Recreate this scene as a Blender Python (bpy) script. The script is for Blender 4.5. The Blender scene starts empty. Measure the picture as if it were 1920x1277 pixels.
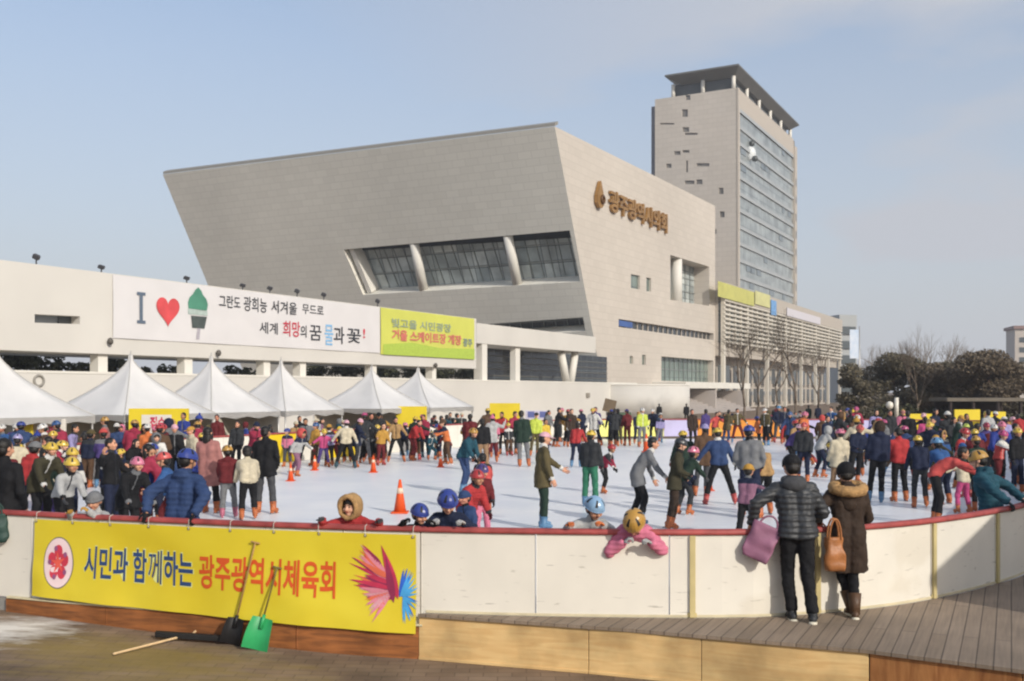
import bpy, bmesh, math, random
from mathutils import Vector, Matrix, Quaternion, noise
R = math.radians
V = Vector
random.seed(7)
scene = bpy.context.scene
COL = scene.collection

# ------------------------------------------------------------------ camera, sky, sun, exposure
CAM_Z = 2.6
FPX, CX, HY = 1920.0, 960.0, 735.0            # focal length, centre column and horizon row in photo pixels
cam_data = bpy.data.cameras.new('camera')
cam_data.sensor_width = 36.0
cam_data.lens = 36.0
cam_data.shift_y = (HY - 638.5) / 1920.0
cam_data.clip_start = 0.1
cam_data.clip_end = 6000
cam = bpy.data.objects.new('camera', cam_data)
cam.location = (0, 0, CAM_Z)
cam.rotation_euler = (R(90), 0, 0)
COL.objects.link(cam)
scene.camera = cam

SUN_EL = R(27)
TO_SUN_H = V((0.60, -0.80, 0)).normalized()
TO_SUN = V((TO_SUN_H.x * math.cos(SUN_EL), TO_SUN_H.y * math.cos(SUN_EL), math.sin(SUN_EL)))
world = bpy.data.worlds.new('World')
scene.world = world
world.use_nodes = True
wn, wl = world.node_tree.nodes, world.node_tree.links
wn.clear()
w_out = wn.new('ShaderNodeOutputWorld')
w_bg = wn.new('ShaderNodeBackground')
w_bg.inputs['Strength'].default_value = 0.142
sky = wn.new('ShaderNodeTexSky')
sky.sky_type = 'NISHITA'
sky.sun_disc = False
sky.sun_elevation = SUN_EL
sky.sun_rotation = math.atan2(TO_SUN_H.x, TO_SUN_H.y)
sky.altitude = 50
sky.air_density = 1.0
sky.dust_density = 2.5
sky.ozone_density = 1.0
# thin winter cloud veil laid over the clear sky
w_tc = wn.new('ShaderNodeTexCoord')
w_map = wn.new('ShaderNodeMapping')
w_map.inputs['Scale'].default_value = (1.3, 1.3, 4.2)
w_map.inputs['Location'].default_value = (0.75, 0.2, 0.35)
w_noise = wn.new('ShaderNodeTexNoise')
w_noise.inputs['Scale'].default_value = 1.5
w_noise.inputs['Detail'].default_value = 5
w_noise.inputs['Roughness'].default_value = 0.5
w_ramp = wn.new('ShaderNodeValToRGB')
w_ramp.color_ramp.elements[0].position = 0.38
w_ramp.color_ramp.elements[0].color = (0, 0, 0, 1)
w_ramp.color_ramp.elements[1].position = 0.56
w_ramp.color_ramp.elements[1].color = (1, 1, 1, 1)
w_sep = wn.new('ShaderNodeSeparateXYZ')
w_side = wn.new('ShaderNodeMapRange')          # more veil towards the east and low down
w_side.inputs['From Min'].default_value = -0.25
w_side.inputs['From Max'].default_value = 0.30
w_side.inputs['To Min'].default_value = 0.22
w_side.inputs['To Max'].default_value = 0.97
w_low = wn.new('ShaderNodeMapRange')
w_low.inputs['From Min'].default_value = 0.0
w_low.inputs['From Max'].default_value = 0.42
w_low.inputs['To Min'].default_value = 1.0
w_low.inputs['To Max'].default_value = 0.12
w_mul = wn.new('ShaderNodeMath'); w_mul.operation = 'MULTIPLY'
w_max = wn.new('ShaderNodeMath'); w_max.operation = 'MAXIMUM'
w_mix = wn.new('ShaderNodeMixRGB')
w_mix.inputs['Color2'].default_value = (3.12, 3.22, 3.50, 1)
wl.new(w_tc.outputs['Generated'], w_map.inputs['Vector'])
wl.new(w_map.outputs['Vector'], w_noise.inputs['Vector'])
wl.new(w_noise.outputs['Fac'], w_ramp.inputs['Fac'])
wl.new(w_tc.outputs['Generated'], w_sep.inputs['Vector'])
wl.new(w_sep.outputs['X'], w_side.inputs['Value'])
wl.new(w_sep.outputs['Z'], w_low.inputs['Value'])
wl.new(w_ramp.outputs['Color'], w_mul.inputs[0])
wl.new(w_side.outputs['Result'], w_mul.inputs[1])
wl.new(w_mul.outputs['Value'], w_max.inputs[0])
wl.new(w_low.outputs['Result'], w_max.inputs[1])
wl.new(w_max.outputs['Value'], w_mix.inputs['Fac'])
wl.new(sky.outputs['Color'], w_mix.inputs['Color1'])
wl.new(w_mix.outputs['Color'], w_bg.inputs['Color'])
wl.new(w_bg.outputs['Background'], w_out.inputs['Surface'])

sun_data = bpy.data.lights.new('sun', 'SUN')
sun_data.energy = 2.55
sun_data.angle = R(1.0)
sun_data.color = (1.0, 0.945, 0.86)
sun = bpy.data.objects.new('sun', sun_data)
sun.rotation_euler = TO_SUN.to_track_quat('Z', 'Y').to_euler()
sun.location = TO_SUN * 200
COL.objects.link(sun)

scene.view_settings.view_transform = 'Standard'
scene.view_settings.look = 'None'
scene.view_settings.exposure = 0.43
scene.view_settings.gamma = 1.0
scene.cycles.max_bounces = 6
scene.cycles.filter_width = 2.2

# ------------------------------------------------------------------ helpers
D2 = V((0.5417, 1, 0)).normalized()        # the way the long facades run
D1 = V((-1, 0.5417, 0)).normalized()
UP = V((0, 0, 1))
N2 = V((1, -0.5417, 0)).normalized()       # facing out of the long facades, to the sun
def lin(h):
    h = h.lstrip('#')
    o = []
    for i in (0, 2, 4):
        c = int(h[i:i + 2], 16) / 255
        o.append(c / 12.92 if c <= 0.04045 else ((c + 0.055) / 1.055) ** 2.4)
    return tuple(o)

def ray(px, py):
    return V(((px - CX) / FPX, 1.0, (HY - py) / FPX))

def at(px, py, Y):
    """Point seen at photo pixel (px, py) when it stands Y metres ahead."""
    return V((0, 0, CAM_Z)) + ray(px, py) * Y

def hit(px, py, p0, n):
    o = V((0, 0, CAM_Z)); d = ray(px, py)
    return o + d * ((p0 - o).dot(n) / d.dot(n))

MATS = {}
def mat(name, col, rough=0.6, var=0.12, scale=6.0, bump=0.0, bscale=60.0, metal=0.0, spec=0.4, col2=None, coat=0.0, coord='Object'):
    """Principled surface whose colour wanders between two tones with noise."""
    key = name
    if key in MATS: return MATS[key]
    m = bpy.data.materials.new(name); m.use_nodes = True
    nt = m.node_tree; b = nt.nodes['Principled BSDF']
    b.inputs['Roughness'].default_value = rough
    b.inputs['Metallic'].default_value = metal
    b.inputs['Specular IOR Level'].default_value = spec
    b.inputs['Coat Weight'].default_value = coat
    tc = nt.nodes.new('ShaderNodeTexCoord')
    n = nt.nodes.new('ShaderNodeTexNoise')
    n.inputs['Scale'].default_value = scale; n.inputs['Detail'].default_value = 6
    nt.links.new(tc.outputs[coord], n.inputs['Vector'])
    r = nt.nodes.new('ShaderNodeValToRGB')
    r.color_ramp.elements[0].position = 0.3; r.color_ramp.elements[1].position = 0.7
    c2 = col2 or tuple(min(1, c * (1 + var)) for c in col)
    c1 = tuple(c * (1 - var) for c in col) if not col2 else col
    r.color_ramp.elements[0].color = (*c1, 1); r.color_ramp.elements[1].color = (*c2, 1)
    nt.links.new(n.outputs['Fac'], r.inputs['Fac'])
    nt.links.new(r.outputs['Color'], b.inputs['Base Color'])
    if bump:
        n2 = nt.nodes.new('ShaderNodeTexNoise'); n2.inputs['Scale'].default_value = bscale; n2.inputs['Detail'].default_value = 4
        nt.links.new(tc.outputs[coord], n2.inputs['Vector'])
        bp = nt.nodes.new('ShaderNodeBump'); bp.inputs['Strength'].default_value = bump; bp.inputs['Distance'].default_value = 0.02
        nt.links.new(n2.outputs['Fac'], bp.inputs['Height']); nt.links.new(bp.outputs['Normal'], b.inputs['Normal'])
    MATS[key] = m
    return m

def brickmat(name, c1, c2, mortar, w, h, msize=0.02, rough=0.7, bump=0.2, offset=0.5, coord='UV', noise_amt=0.25, nscale=0.6, spec=0.4, freq=2):
    m = bpy.data.materials.new(name); m.use_nodes = True
    nt = m.node_tree; b = nt.nodes['Principled BSDF']; b.inputs['Roughness'].default_value = rough
    b.inputs['Specular IOR Level'].default_value = spec
    tc = nt.nodes.new('ShaderNodeTexCoord')
    br = nt.nodes.new('ShaderNodeTexBrick')
    br.inputs['Color1'].default_value = (*c1, 1); br.inputs['Color2'].default_value = (*c2, 1); br.inputs['Mortar'].default_value = (*mortar, 1)
    br.inputs['Scale'].default_value = 1.0; br.inputs['Brick Width'].default_value = w; br.inputs['Row Height'].default_value = h
    br.inputs['Mortar Size'].default_value = msize; br.offset = offset; br.offset_frequency = freq
    nt.links.new(tc.outputs[coord], br.inputs['Vector'])
    n = nt.nodes.new('ShaderNodeTexNoise'); n.inputs['Scale'].default_value = nscale; n.inputs['Detail'].default_value = 7
    nt.links.new(tc.outputs[coord], n.inputs['Vector'])
    mr = nt.nodes.new('ShaderNodeMapRange'); mr.inputs['From Min'].default_value = 0.3; mr.inputs['From Max'].default_value = 0.7
    mr.inputs['To Min'].default_value = 1 - noise_amt; mr.inputs['To Max'].default_value = 1 + noise_amt * 0.4
    nt.links.new(n.outputs['Fac'], mr.inputs['Value'])
    mx = nt.nodes.new('ShaderNodeMixRGB'); mx.blend_type = 'MULTIPLY'; mx.inputs['Fac'].default_value = 1
    nt.links.new(br.outputs['Color'], mx.inputs['Color1']); nt.links.new(mr.outputs['Result'], mx.inputs['Color2'])
    nt.links.new(mx.outputs['Color'], b.inputs['Base Color'])
    bp = nt.nodes.new('ShaderNodeBump'); bp.inputs['Strength'].default_value = bump; bp.inputs['Distance'].default_value = 0.02; bp.invert = True
    nt.links.new(br.outputs['Fac'], bp.inputs['Height']); nt.links.new(bp.outputs['Normal'], b.inputs['Normal'])
    MATS[name] = m
    return m

ORG = {}     # world origin of every object that may get children
def link(o, parent=None):
    COL.objects.link(o)
    if parent is not None: o.parent = parent
    return o

def tag(o, label=None, cat=None, group=None, kind=None):
    if label: o['label'] = label
    if cat: o['category'] = cat
    if group: o['group'] = group
    if kind: o['kind'] = kind
    return o

def thing(name, loc, label, cat, group=None):
    o = bpy.data.objects.new(name, None)
    o.empty_display_size = 0.3
    o.location = loc
    ORG[o] = V(loc)
    link(o)
    return tag(o, label, cat, group)

class MB:
    """Collects shapes and links them as one mesh object."""
    def __init__(s): s.v, s.f, s.m, s.uv, s.sm = [], [], [], {}, []
    def add(s, vs, fs, mi=0, smooth=False, uvs=None):
        b = len(s.v); s.v += [V(p) for p in vs]
        for k, f in enumerate(fs):
            if uvs: s.uv[len(s.f)] = [uvs[i] for i in f]
            s.f.append([b + i for i in f]); s.m.append(mi); s.sm.append(smooth)
        return s
    def obox(s, o, a, b, c, mi=0):
        o, a, b, c = V(o), V(a), V(b), V(c)
        if a.cross(b).dot(c) < 0: a, b = b, a
        p = [o, o + a, o + a + b, o + b, o + c, o + a + c, o + a + b + c, o + b + c]
        return s.add(p, [(3, 2, 1, 0), (4, 5, 6, 7), (0, 1, 5, 4), (1, 2, 6, 5), (2, 3, 7, 6), (3, 0, 4, 7)], mi)
    def box(s, c, size, rz=0, mi=0, rot=None):
        m = rot if rot else Matrix.Rotation(rz, 3, 'Z')
        a, b, d = (m @ V((size[0], 0, 0)), m @ V((0, size[1], 0)), m @ V((0, 0, size[2])))
        return s.obox(V(c) - (a + b + d) / 2, a, b, d, mi)
    def tube(s, p0, p1, r0, r1=None, n=8, mi=0, caps='ff', smooth=True, flat=1.0, flat_axis=None):
        """Cone frustum; caps f = flat, r = round."""
        p0, p1 = V(p0), V(p1); r1 = r0 if r1 is None else r1
        d = p1 - p0; L = d.length
        if L < 1e-6: return s
        d /= L
        u = d.orthogonal().normalized() if flat_axis is None else (V(flat_axis) - d * V(flat_axis).dot(d)).normalized()
        w = d.cross(u)
        rings = []
        def ring(c, r): rings.append([c + (u * math.cos(2 * math.pi * k / n) * flat + w * math.sin(2 * math.pi * k / n)) * r for k in range(n)])
        if caps[0] == 'r':
            for t in (75, 45, 20): ring(p0 - d * r0 * math.sin(R(t)), r0 * math.cos(R(t)))
        ring(p0, r0); ring(p1, r1)
        if caps[1] == 'r':
            for t in (20, 45, 75): ring(p1 + d * r1 * math.sin(R(t)), r1 * math.cos(R(t)))
        vs = [p for r in rings for p in r]; fs = []
        for i in range(len(rings) - 1):
            for k in range(n):
                k2 = (k + 1) % n
                fs.append((i * n + k, i * n + k2, (i + 1) * n + k2, (i + 1) * n + k))
        fs.append(tuple(reversed(range(n)))); e = (len(rings) - 1) * n; fs.append(tuple(e + k for k in range(n)))
        return s.add(vs, fs, mi, smooth)
    def ell(s, c, r, rot=None, nu=12, nv=8, mi=0):
        c = V(c); m = rot or Matrix.Identity(3)
        vs = [c + m @ V((0, 0, r[2]))]
        for j in range(1, nv):
            t = math.pi * j / nv
            for k in range(nu):
                a = 2 * math.pi * k / nu
                vs.append(c + m @ V((r[0] * math.sin(t) * math.cos(a), r[1] * math.sin(t) * math.sin(a), r[2] * math.cos(t))))
        vs.append(c - m @ V((0, 0, r[2])))
        fs = [(0, 1 + k, 1 + (k + 1) % nu) for k in range(nu)]
        for j in range(nv - 2):
            for k in range(nu):
                a, b = 1 + j * nu + k, 1 + j * nu + (k + 1) % nu
                fs.append((a, a + nu, b + nu, b))
        e = len(vs) - 1; q = 1 + (nv - 2) * nu
        fs += [(e, q + (k + 1) % nu, q + k) for k in range(nu)]
        return s.add(vs, fs, mi, True)
    def strip(s, pts, r, n=6, mi=0):
        for a, b in zip(pts, pts[1:]): s.tube(a, b, r, r, n, mi, 'rr')
        return s
    def torus(s, c, Rr, r, rot=None, n=16, k=6, mi=0, sy=1.0):
        m = rot or Matrix.Identity(3); vs = []; fs = []
        for i in range(n):
            a = 2 * math.pi * i / n
            for j in range(k):
                b = 2 * math.pi * j / k
                vs.append(V(c) + m @ V(((Rr + r * math.cos(b)) * math.cos(a), (Rr * sy + r * math.cos(b)) * math.sin(a), r * math.sin(b))))
        for i in range(n):
            for j in range(k):
                fs.append((i * k + j, ((i + 1) % n) * k + j, ((i + 1) % n) * k + (j + 1) % k, i * k + (j + 1) % k))
        return s.add(vs, fs, mi, True)
    def mesh(s, name, mats, off=V((0, 0, 0))):
        me = bpy.data.meshes.new(name)
        me.from_pydata([p - off for p in s.v], [], s.f)
        for m in (mats if isinstance(mats, (list, tuple)) else [mats]): me.materials.append(m)
        me.polygons.foreach_set('material_index', s.m)
        me.polygons.foreach_set('use_smooth', s.sm)
        if s.uv:
            uvl = me.uv_layers.new(name='UVMap').data
            for pi, poly in enumerate(me.polygons):
                if pi in s.uv:
                    for li, uv in zip(poly.loop_indices, s.uv[pi]): uvl[li].uv = uv
        me.update()
        return me
    def build(s, name, mats, parent=None, origin=None):
        off = V(origin) if origin is not None else (ORG[parent] if parent is not None else V((0, 0, 0)))
        o = bpy.data.objects.new(name, s.mesh(name, mats, off))
        if parent is None: o.location = off
        ORG[o] = off
        return link(o, parent)

def bevel(o, w=0.01, seg=1):
    m = o.modifiers.new('bevel', 'BEVEL'); m.width = w; m.segments = seg; m.limit_method = 'ANGLE'; m.angle_limit = R(40)
    return o

def planar_fill(mb, outer, holes, mi=0, uvf=None, flip=None):
    """Flat polygon with holes, triangulated; flip = outward normal wanted."""
    bm = bmesh.new(); edges = []
    for loop in [outer] + list(holes):
        vs = [bm.verts.new(p) for p in loop]
        edges += [bm.edges.new((vs[i], vs[(i + 1) % len(vs)])) for i in range(len(vs))]
    r = bmesh.ops.triangle_fill(bm, use_beauty=True, use_dissolve=False, edges=edges)
    bm.verts.index_update(); bm.faces.ensure_lookup_table()
    vs = [v.co.copy() for v in bm.verts]; fs = []
    for f in bm.faces:
        idx = [v.index for v in f.verts]
        f.normal_update()
        if flip is not None and f.normal.dot(flip) < 0: idx.reverse()
        fs.append(tuple(idx))
    mb.add(vs, fs, mi, False, [uvf(p) for p in vs] if uvf else None)
    bm.free()

def text_mesh(body, size=1.0, extrude=0.0, bold=0.0):
    """Lettering as plain triangles in the XY plane, left bottom at 0."""
    c = bpy.data.curves.new('lettering', 'FONT'); c.body = body; c.size = size; c.extrude = extrude; c.offset = bold
    c.resolution_u = 3
    o = bpy.data.objects.new('lettering', c); COL.objects.link(o)
    dg = bpy.context.evaluated_depsgraph_get()
    me = bpy.data.meshes.new_from_object(o.evaluated_get(dg))
    vs = [v.co.copy() for v in me.vertices]; fs = [tuple(p.vertices) for p in me.polygons]
    bpy.data.objects.remove(o); bpy.data.curves.remove(c); bpy.data.meshes.remove(me)
    x0 = min(v.x for v in vs); y0 = min(v.y for v in vs); x1 = max(v.x for v in vs); y1 = max(v.y for v in vs)
    for v in vs: v.x -= x0; v.y -= y0
    return vs, fs, x1 - x0, y1 - y0

def put_text(mb, body, u0, u1, v0, v1, mapf, mi=0, bold=0.0, h=0.004):
    """Fits lettering into the box u0..u1, v0..v1 and maps it with mapf(u, v, height)."""
    vs, fs, w, hh = text_mesh(body, 1.0, 0.0, bold)
    out = [mapf(u0 + v.x / w * (u1 - u0), v0 + v.y / hh * (v1 - v0), h) for v in vs]
    mb.add(out, fs, mi)
# ------------------------------------------------------------------ ground, ice, deck
def sstep(a, b, x):
    t = max(0, min(1, (x - a) / (b - a))); return t * t * (3 - 2 * t)
def ground_z(x, y):
    return -0.36 + 0.21 * sstep(1.0, 7.5, -x) * (1 - sstep(17, 24, y))

def ground_material():
    m = brickmat('plaza_paving', lin('#84705b'), lin('#786450'), lin('#635343'), 0.3, 0.15, 0.006, 0.85, 0.25, coord='Object', noise_amt=0.45, nscale=1.3)
    nt = m.node_tree; b = nt.nodes['Principled BSDF']
    src = b.inputs['Base Color'].links[0].from_socket
    tc = nt.nodes.new('ShaderNodeTexCoord')
    def blob(cx, cy, sx, sy, rz):
        mp = nt.nodes.new('ShaderNodeMapping'); mp.vector_type = 'TEXTURE'
        mp.inputs['Location'].default_value = (cx, cy, 0); mp.inputs['Scale'].default_value = (sx, sy, 10); mp.inputs['Rotation'].default_value = (0, 0, rz)
        nt.links.new(tc.outputs['Object'], mp.inputs['Vector'])
        ln = nt.nodes.new('ShaderNodeVectorMath'); ln.operation = 'LENGTH'; nt.links.new(mp.outputs['Vector'], ln.inputs[0])
        n = nt.nodes.new('ShaderNodeTexNoise'); n.inputs['Scale'].default_value = 2.2; n.inputs['Detail'].default_value = 8; n.inputs['Roughness'].default_value = .7
        mp2 = nt.nodes.new('ShaderNodeMapping'); mp2.inputs['Scale'].default_value = (.6, 1.8, 1); mp2.inputs['Rotation'].default_value = (0, 0, rz)
        nt.links.new(tc.outputs['Object'], mp2.inputs['Vector']); nt.links.new(mp2.outputs['Vector'], n.inputs['Vector'])
        ad = nt.nodes.new('ShaderNodeMath'); ad.operation = 'MULTIPLY_ADD'; ad.inputs[1].default_value = 2.6; nt.links.new(n.outputs['Fac'], ad.inputs[0]); nt.links.new(ln.outputs['Value'], ad.inputs[2])
        mr = nt.nodes.new('ShaderNodeMapRange'); mr.inputs['From Min'].default_value = 2.35; mr.inputs['From Max'].default_value = 1.55; nt.links.new(ad.outputs['Value'], mr.inputs['Value'])
        return mr.outputs['Result']
    def over(src, fac, col, amt):
        mu = nt.nodes.new('ShaderNodeMath'); mu.operation = 'MULTIPLY'; mu.inputs[1].default_value = amt; nt.links.new(fac, mu.inputs[0])
        mx = nt.nodes.new('ShaderNodeMixRGB'); mx.inputs['Color2'].default_value = (*col, 1)
        nt.links.new(mu.outputs['Value'], mx.inputs['Fac']); nt.links.new(src, mx.inputs['Color1']); return mx.outputs['Color']
    s = over(src, blob(-4.0, 10.9, 2.4, .95, R(-22)), lin('#8a7636'), .62)       # mossy yellow stain by the plinth
    s = over(s, blob(-6.0, 11.9, .9, .8, 0), lin('#dcd8d0'), .95)             # old slush in the corner
    s = over(s, blob(0.4, 9.7, 2.6, .7, R(-15)), lin('#6d5748'), .6)
    nt.links.new(s, b.inputs['Base Color'])
    return m

def axis_steps(lo, hi, step, far):
    a = [-f for f in far[::-1]] if lo < 0 else []
    x = lo
    while x <= hi + 1e-6: a.append(x); x += step
    return a
xs = [-2500, -600, -150, -60, -25] + [-14 + i * .7 for i in range(41)] + [25, 60, 150, 600, 2500]
ys = [-300, -60, -15] + [-5 + i * .7 for i in range(50)] + [36, 60, 150, 600, 4000]
g = MB()
vs = [V((x, y, ground_z(x, y))) for y in ys for x in xs]
nx = len(xs)
g.add(vs, [(j * nx + i, j * nx + i + 1, (j + 1) * nx + i + 1, (j + 1) * nx + i) for j in range(len(ys) - 1) for i in range(nx - 1)], 0, True)
tag(g.build('ground', ground_material()), kind='structure')

def catmull(pts, closed, step=0.25):
    out = []; n = len(pts)
    for i in range(n if closed else n - 1):
        p0, p1, p2, p3 = (pts[(i + k - 1) % n] if closed else pts[max(0, min(n - 1, i + k - 1))] for k in range(4))
        m = max(2, int((p2 - p1).length / step))
        for k in range(m):
            t = k / m
            out.append(0.5 * ((2 * p1) + (p2 - p0) * t + (2 * p0 - 5 * p1 + 4 * p2 - p3) * t * t + (3 * p1 - p0 - 3 * p2 + p3) * t ** 3))
    if not closed: out.append(pts[-1])
    return out
OUT_PTS = [(-10.2, 15.6), (-8, 13.7), (-5.93, 12.8), (-4.0, 12.15), (-2.3, 11.66), (-1.03, 11.40), (0.29, 11.22), (1.92, 11.14), (2.9, 11.22),
           (4.0, 11.6), (4.96, 12.15), (6.15, 13.1), (7.1, 14.1), (8.4, 16.2), (10, 19), (14.3, 27), (19, 35.6), (24, 45), (26, 49.5), (25.6, 53),
           (22.5, 55.8), (15, 56.8), (7, 56.8), (3, 55.6), (0.6, 53), (-3.9, 46), (-8.9, 37), (-14.3, 27), (-15, 23), (-13.2, 18.8)]
RINK = catmull([V((x, y, 0)) for x, y in OUT_PTS], True, 0.2)
NR = len(RINK)
ARC = [0.0]
for i in range(NR): ARC.append(ARC[-1] + (RINK[(i + 1) % NR] - RINK[i]).length)
PERIM = ARC[-1]
def rink_at(s):
    """Point and outward normal at arc length s (counter-clockwise outline)."""
    s %= PERIM
    lo, hi = 0, NR
    while hi - lo > 1:
        mid = (lo + hi) // 2
        if ARC[mid] <= s: lo = mid
        else: hi = mid
    a, b = RINK[lo], RINK[(lo + 1) % NR]
    t = (s - ARC[lo]) / (ARC[lo + 1] - ARC[lo])
    a0, b0 = RINK[(lo - 2) % NR], RINK[(lo + 3) % NR]
    d = (b0 - a0).normalized()
    return a.lerp(b, t), V((d.y, -d.x, 0))
NEAR = {}
for i in range(NR):
    p = RINK[i]
    if p.y < 17 and abs(p.x) < 9: NEAR[i] = CX + FPX * p.x / p.y
def near_s(px):
    """Arc length of the near boards at photo column px."""
    i = min(NEAR, key=lambda k: abs(NEAR[k] - px))
    j = i + 1 if NEAR[i] < px else i - 1
    if j not in NEAR: return ARC[i]
    t = (px - NEAR[i]) / (NEAR[j] - NEAR[i])
    return ARC[i] + t * (ARC[j] - ARC[i])

def ice_material():
    m = bpy.data.materials.new('ice'); m.use_nodes = True
    nt = m.node_tree; b = nt.nodes['Principled BSDF']
    tc = nt.nodes.new('ShaderNodeTexCoord')
    n = nt.nodes.new('ShaderNodeTexNoise'); n.inputs['Scale'].default_value = 0.35; n.inputs['Detail'].default_value = 8; n.inputs['Roughness'].default_value = .65
    nt.links.new(tc.outputs['Object'], n.inputs['Vector'])
    r = nt.nodes.new('ShaderNodeValToRGB'); r.color_ramp.elements[0].position = .3; r.color_ramp.elements[1].position = .68
    r.color_ramp.elements[0].color = (*lin('#d9dde3'), 1); r.color_ramp.elements[1].color = (*lin('#efefee'), 1)
    nt.links.new(n.outputs['Fac'], r.inputs['Fac'])
    # skate scratches: two stretched noises
    cols = r.outputs['Color']
    for rot, sc in ((.4, 1.0), (-.7, 1.3)):
        mp = nt.nodes.new('ShaderNodeMapping'); mp.inputs['Rotation'].default_value = (0, 0, rot); mp.inputs['Scale'].default_value = (.5 * sc, 14 * sc, 1)
        nt.links.new(tc.outputs['Object'], mp.inputs['Vector'])
        n2 = nt.nodes.new('ShaderNodeTexNoise'); n2.inputs['Scale'].default_value = 1.2; n2.inputs['Detail'].default_value = 3; n2.inputs['Distortion'].default_value = .6
        nt.links.new(mp.outputs['Vector'], n2.inputs['Vector'])
        r2 = nt.nodes.new('ShaderNodeValToRGB'); r2.color_ramp.elements[0].position = .58; r2.color_ramp.elements[1].position = .70
        r2.color_ramp.elements[0].color = (0, 0, 0, 1); r2.color_ramp.elements[1].color = (.8, .8, .8, 1)
        nt.links.new(n2.outputs['Fac'], r2.inputs['Fac'])
        mx = nt.nodes.new('ShaderNodeMixRGB'); mx.inputs['Color2'].default_value = (*lin('#f6f7f8'), 1)
        nt.links.new(r2.outputs['Color'], mx.inputs['Fac']); nt.links.new(cols, mx.inputs['Color1']); cols = mx.outputs['Color']
    nt.links.new(cols, b.inputs['Base Color'])
    b.inputs['Roughness'].default_value = .36
    b.inputs['Specular IOR Level'].default_value = .5
    nb = nt.nodes.new('ShaderNodeTexNoise'); nb.inputs['Scale'].default_value = 9; nb.inputs['Detail'].default_value = 5
    nt.links.new(tc.outputs['Object'], nb.inputs['Vector'])
    bp = nt.nodes.new('ShaderNodeBump'); bp.inputs['Strength'].default_value = .25; bp.inputs['Distance'].default_value = .02
    nt.links.new(nb.outputs['Fac'], bp.inputs['Height']); nt.links.new(bp.outputs['Normal'], b.inputs['Normal'])
    return m
ice = MB()
n = NR
bot = [V((p.x, p.y, -0.5)) for p in RINK]
planar_fill(ice, RINK, [], 0, None, UP)
ice.add(RINK + bot, [(i, n + i, n + (i + 1) % n, (i + 1) % n) for i in range(n)], 1)
tag(ice.build('ice', [ice_material(), mat('slab_edge', lin('#8d8a84'), .8)]), kind='structure')

# deck outside the boards
DECK_Z = 0.15
def deck_material():
    m = bpy.data.materials.new('deck_boards'); m.use_nodes = True
    nt = m.node_tree; b = nt.nodes['Principled BSDF']; b.inputs['Roughness'].default_value = .8
    tc = nt.nodes.new('ShaderNodeTexCoord'); mp = nt.nodes.new('ShaderNodeMapping'); mp.inputs['Rotation'].default_value = (0, 0, R(-64))
    nt.links.new(tc.outputs['Object'], mp.inputs['Vector'])
    br = nt.nodes.new('ShaderNodeTexBrick'); br.inputs['Scale'].default_value = 1; br.inputs['Brick Width'].default_value = 3.2; br.inputs['Row Height'].default_value = .145
    br.inputs['Mortar Size'].default_value = .006; br.inputs['Color1'].default_value = (*lin('#8f7e6c'), 1); br.inputs['Color2'].default_value = (*lin('#83725f'), 1)
    br.inputs['Mortar'].default_value = (*lin('#54483c'), 1); nt.links.new(mp.outputs['Vector'], br.inputs['Vector'])
    mp2 = nt.nodes.new('ShaderNodeMapping'); mp2.inputs['Scale'].default_value = (.8, 18, 1); nt.links.new(mp.outputs['Vector'], mp2.inputs['Vector'])
    n = nt.nodes.new('ShaderNodeTexNoise'); n.inputs['Scale'].default_value = 2; n.inputs['Detail'].default_value = 6; nt.links.new(mp2.outputs['Vector'], n.inputs['Vector'])
    mr = nt.nodes.new('ShaderNodeMapRange'); mr.inputs['To Min'].default_value = .65; mr.inputs['To Max'].default_value = 1.3; nt.links.new(n.outputs['Fac'], mr.inputs['Value'])
    n3 = nt.nodes.new('ShaderNodeTexNoise'); n3.inputs['Scale'].default_value = .9; n3.inputs['Detail'].default_value = 5; nt.links.new(tc.outputs['Object'], n3.inputs['Vector'])
    mr3 = nt.nodes.new('ShaderNodeMapRange'); mr3.inputs['From Min'].default_value = .3; mr3.inputs['From Max'].default_value = .7; mr3.inputs['To Min'].default_value = .75; mr3.inputs['To Max'].default_value = 1.15; nt.links.new(n3.outputs['Fac'], mr3.inputs['Value'])
    mx = nt.nodes.new('ShaderNodeMixRGB'); mx.blend_type = 'MULTIPLY'; mx.inputs['Fac'].default_value = 1
    nt.links.new(br.outputs['Color'], mx.inputs['Color1']); nt.links.new(mr.outputs['Result'], mx.inputs['Color2'])
    mx2 = nt.nodes.new('ShaderNodeMixRGB'); mx2.blend_type = 'MULTIPLY'; mx2.inputs['Fac'].default_value = 1
    nt.links.new(mx.outputs['Color'], mx2.inputs['Color1']); nt.links.new(mr3.outputs['Result'], mx2.inputs['Color2'])
    nt.links.new(mx2.outputs['Color'], b.inputs['Base Color'])
    bp = nt.nodes.new('ShaderNodeBump'); bp.inputs['Strength'].default_value = .5; bp.inputs['Distance'].default_value = .01; bp.invert = True
    nt.links.new(br.outputs['Fac'], bp.inputs['Height']); nt.links.new(bp.outputs['Normal'], b.inputs['Normal'])
    return m
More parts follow.
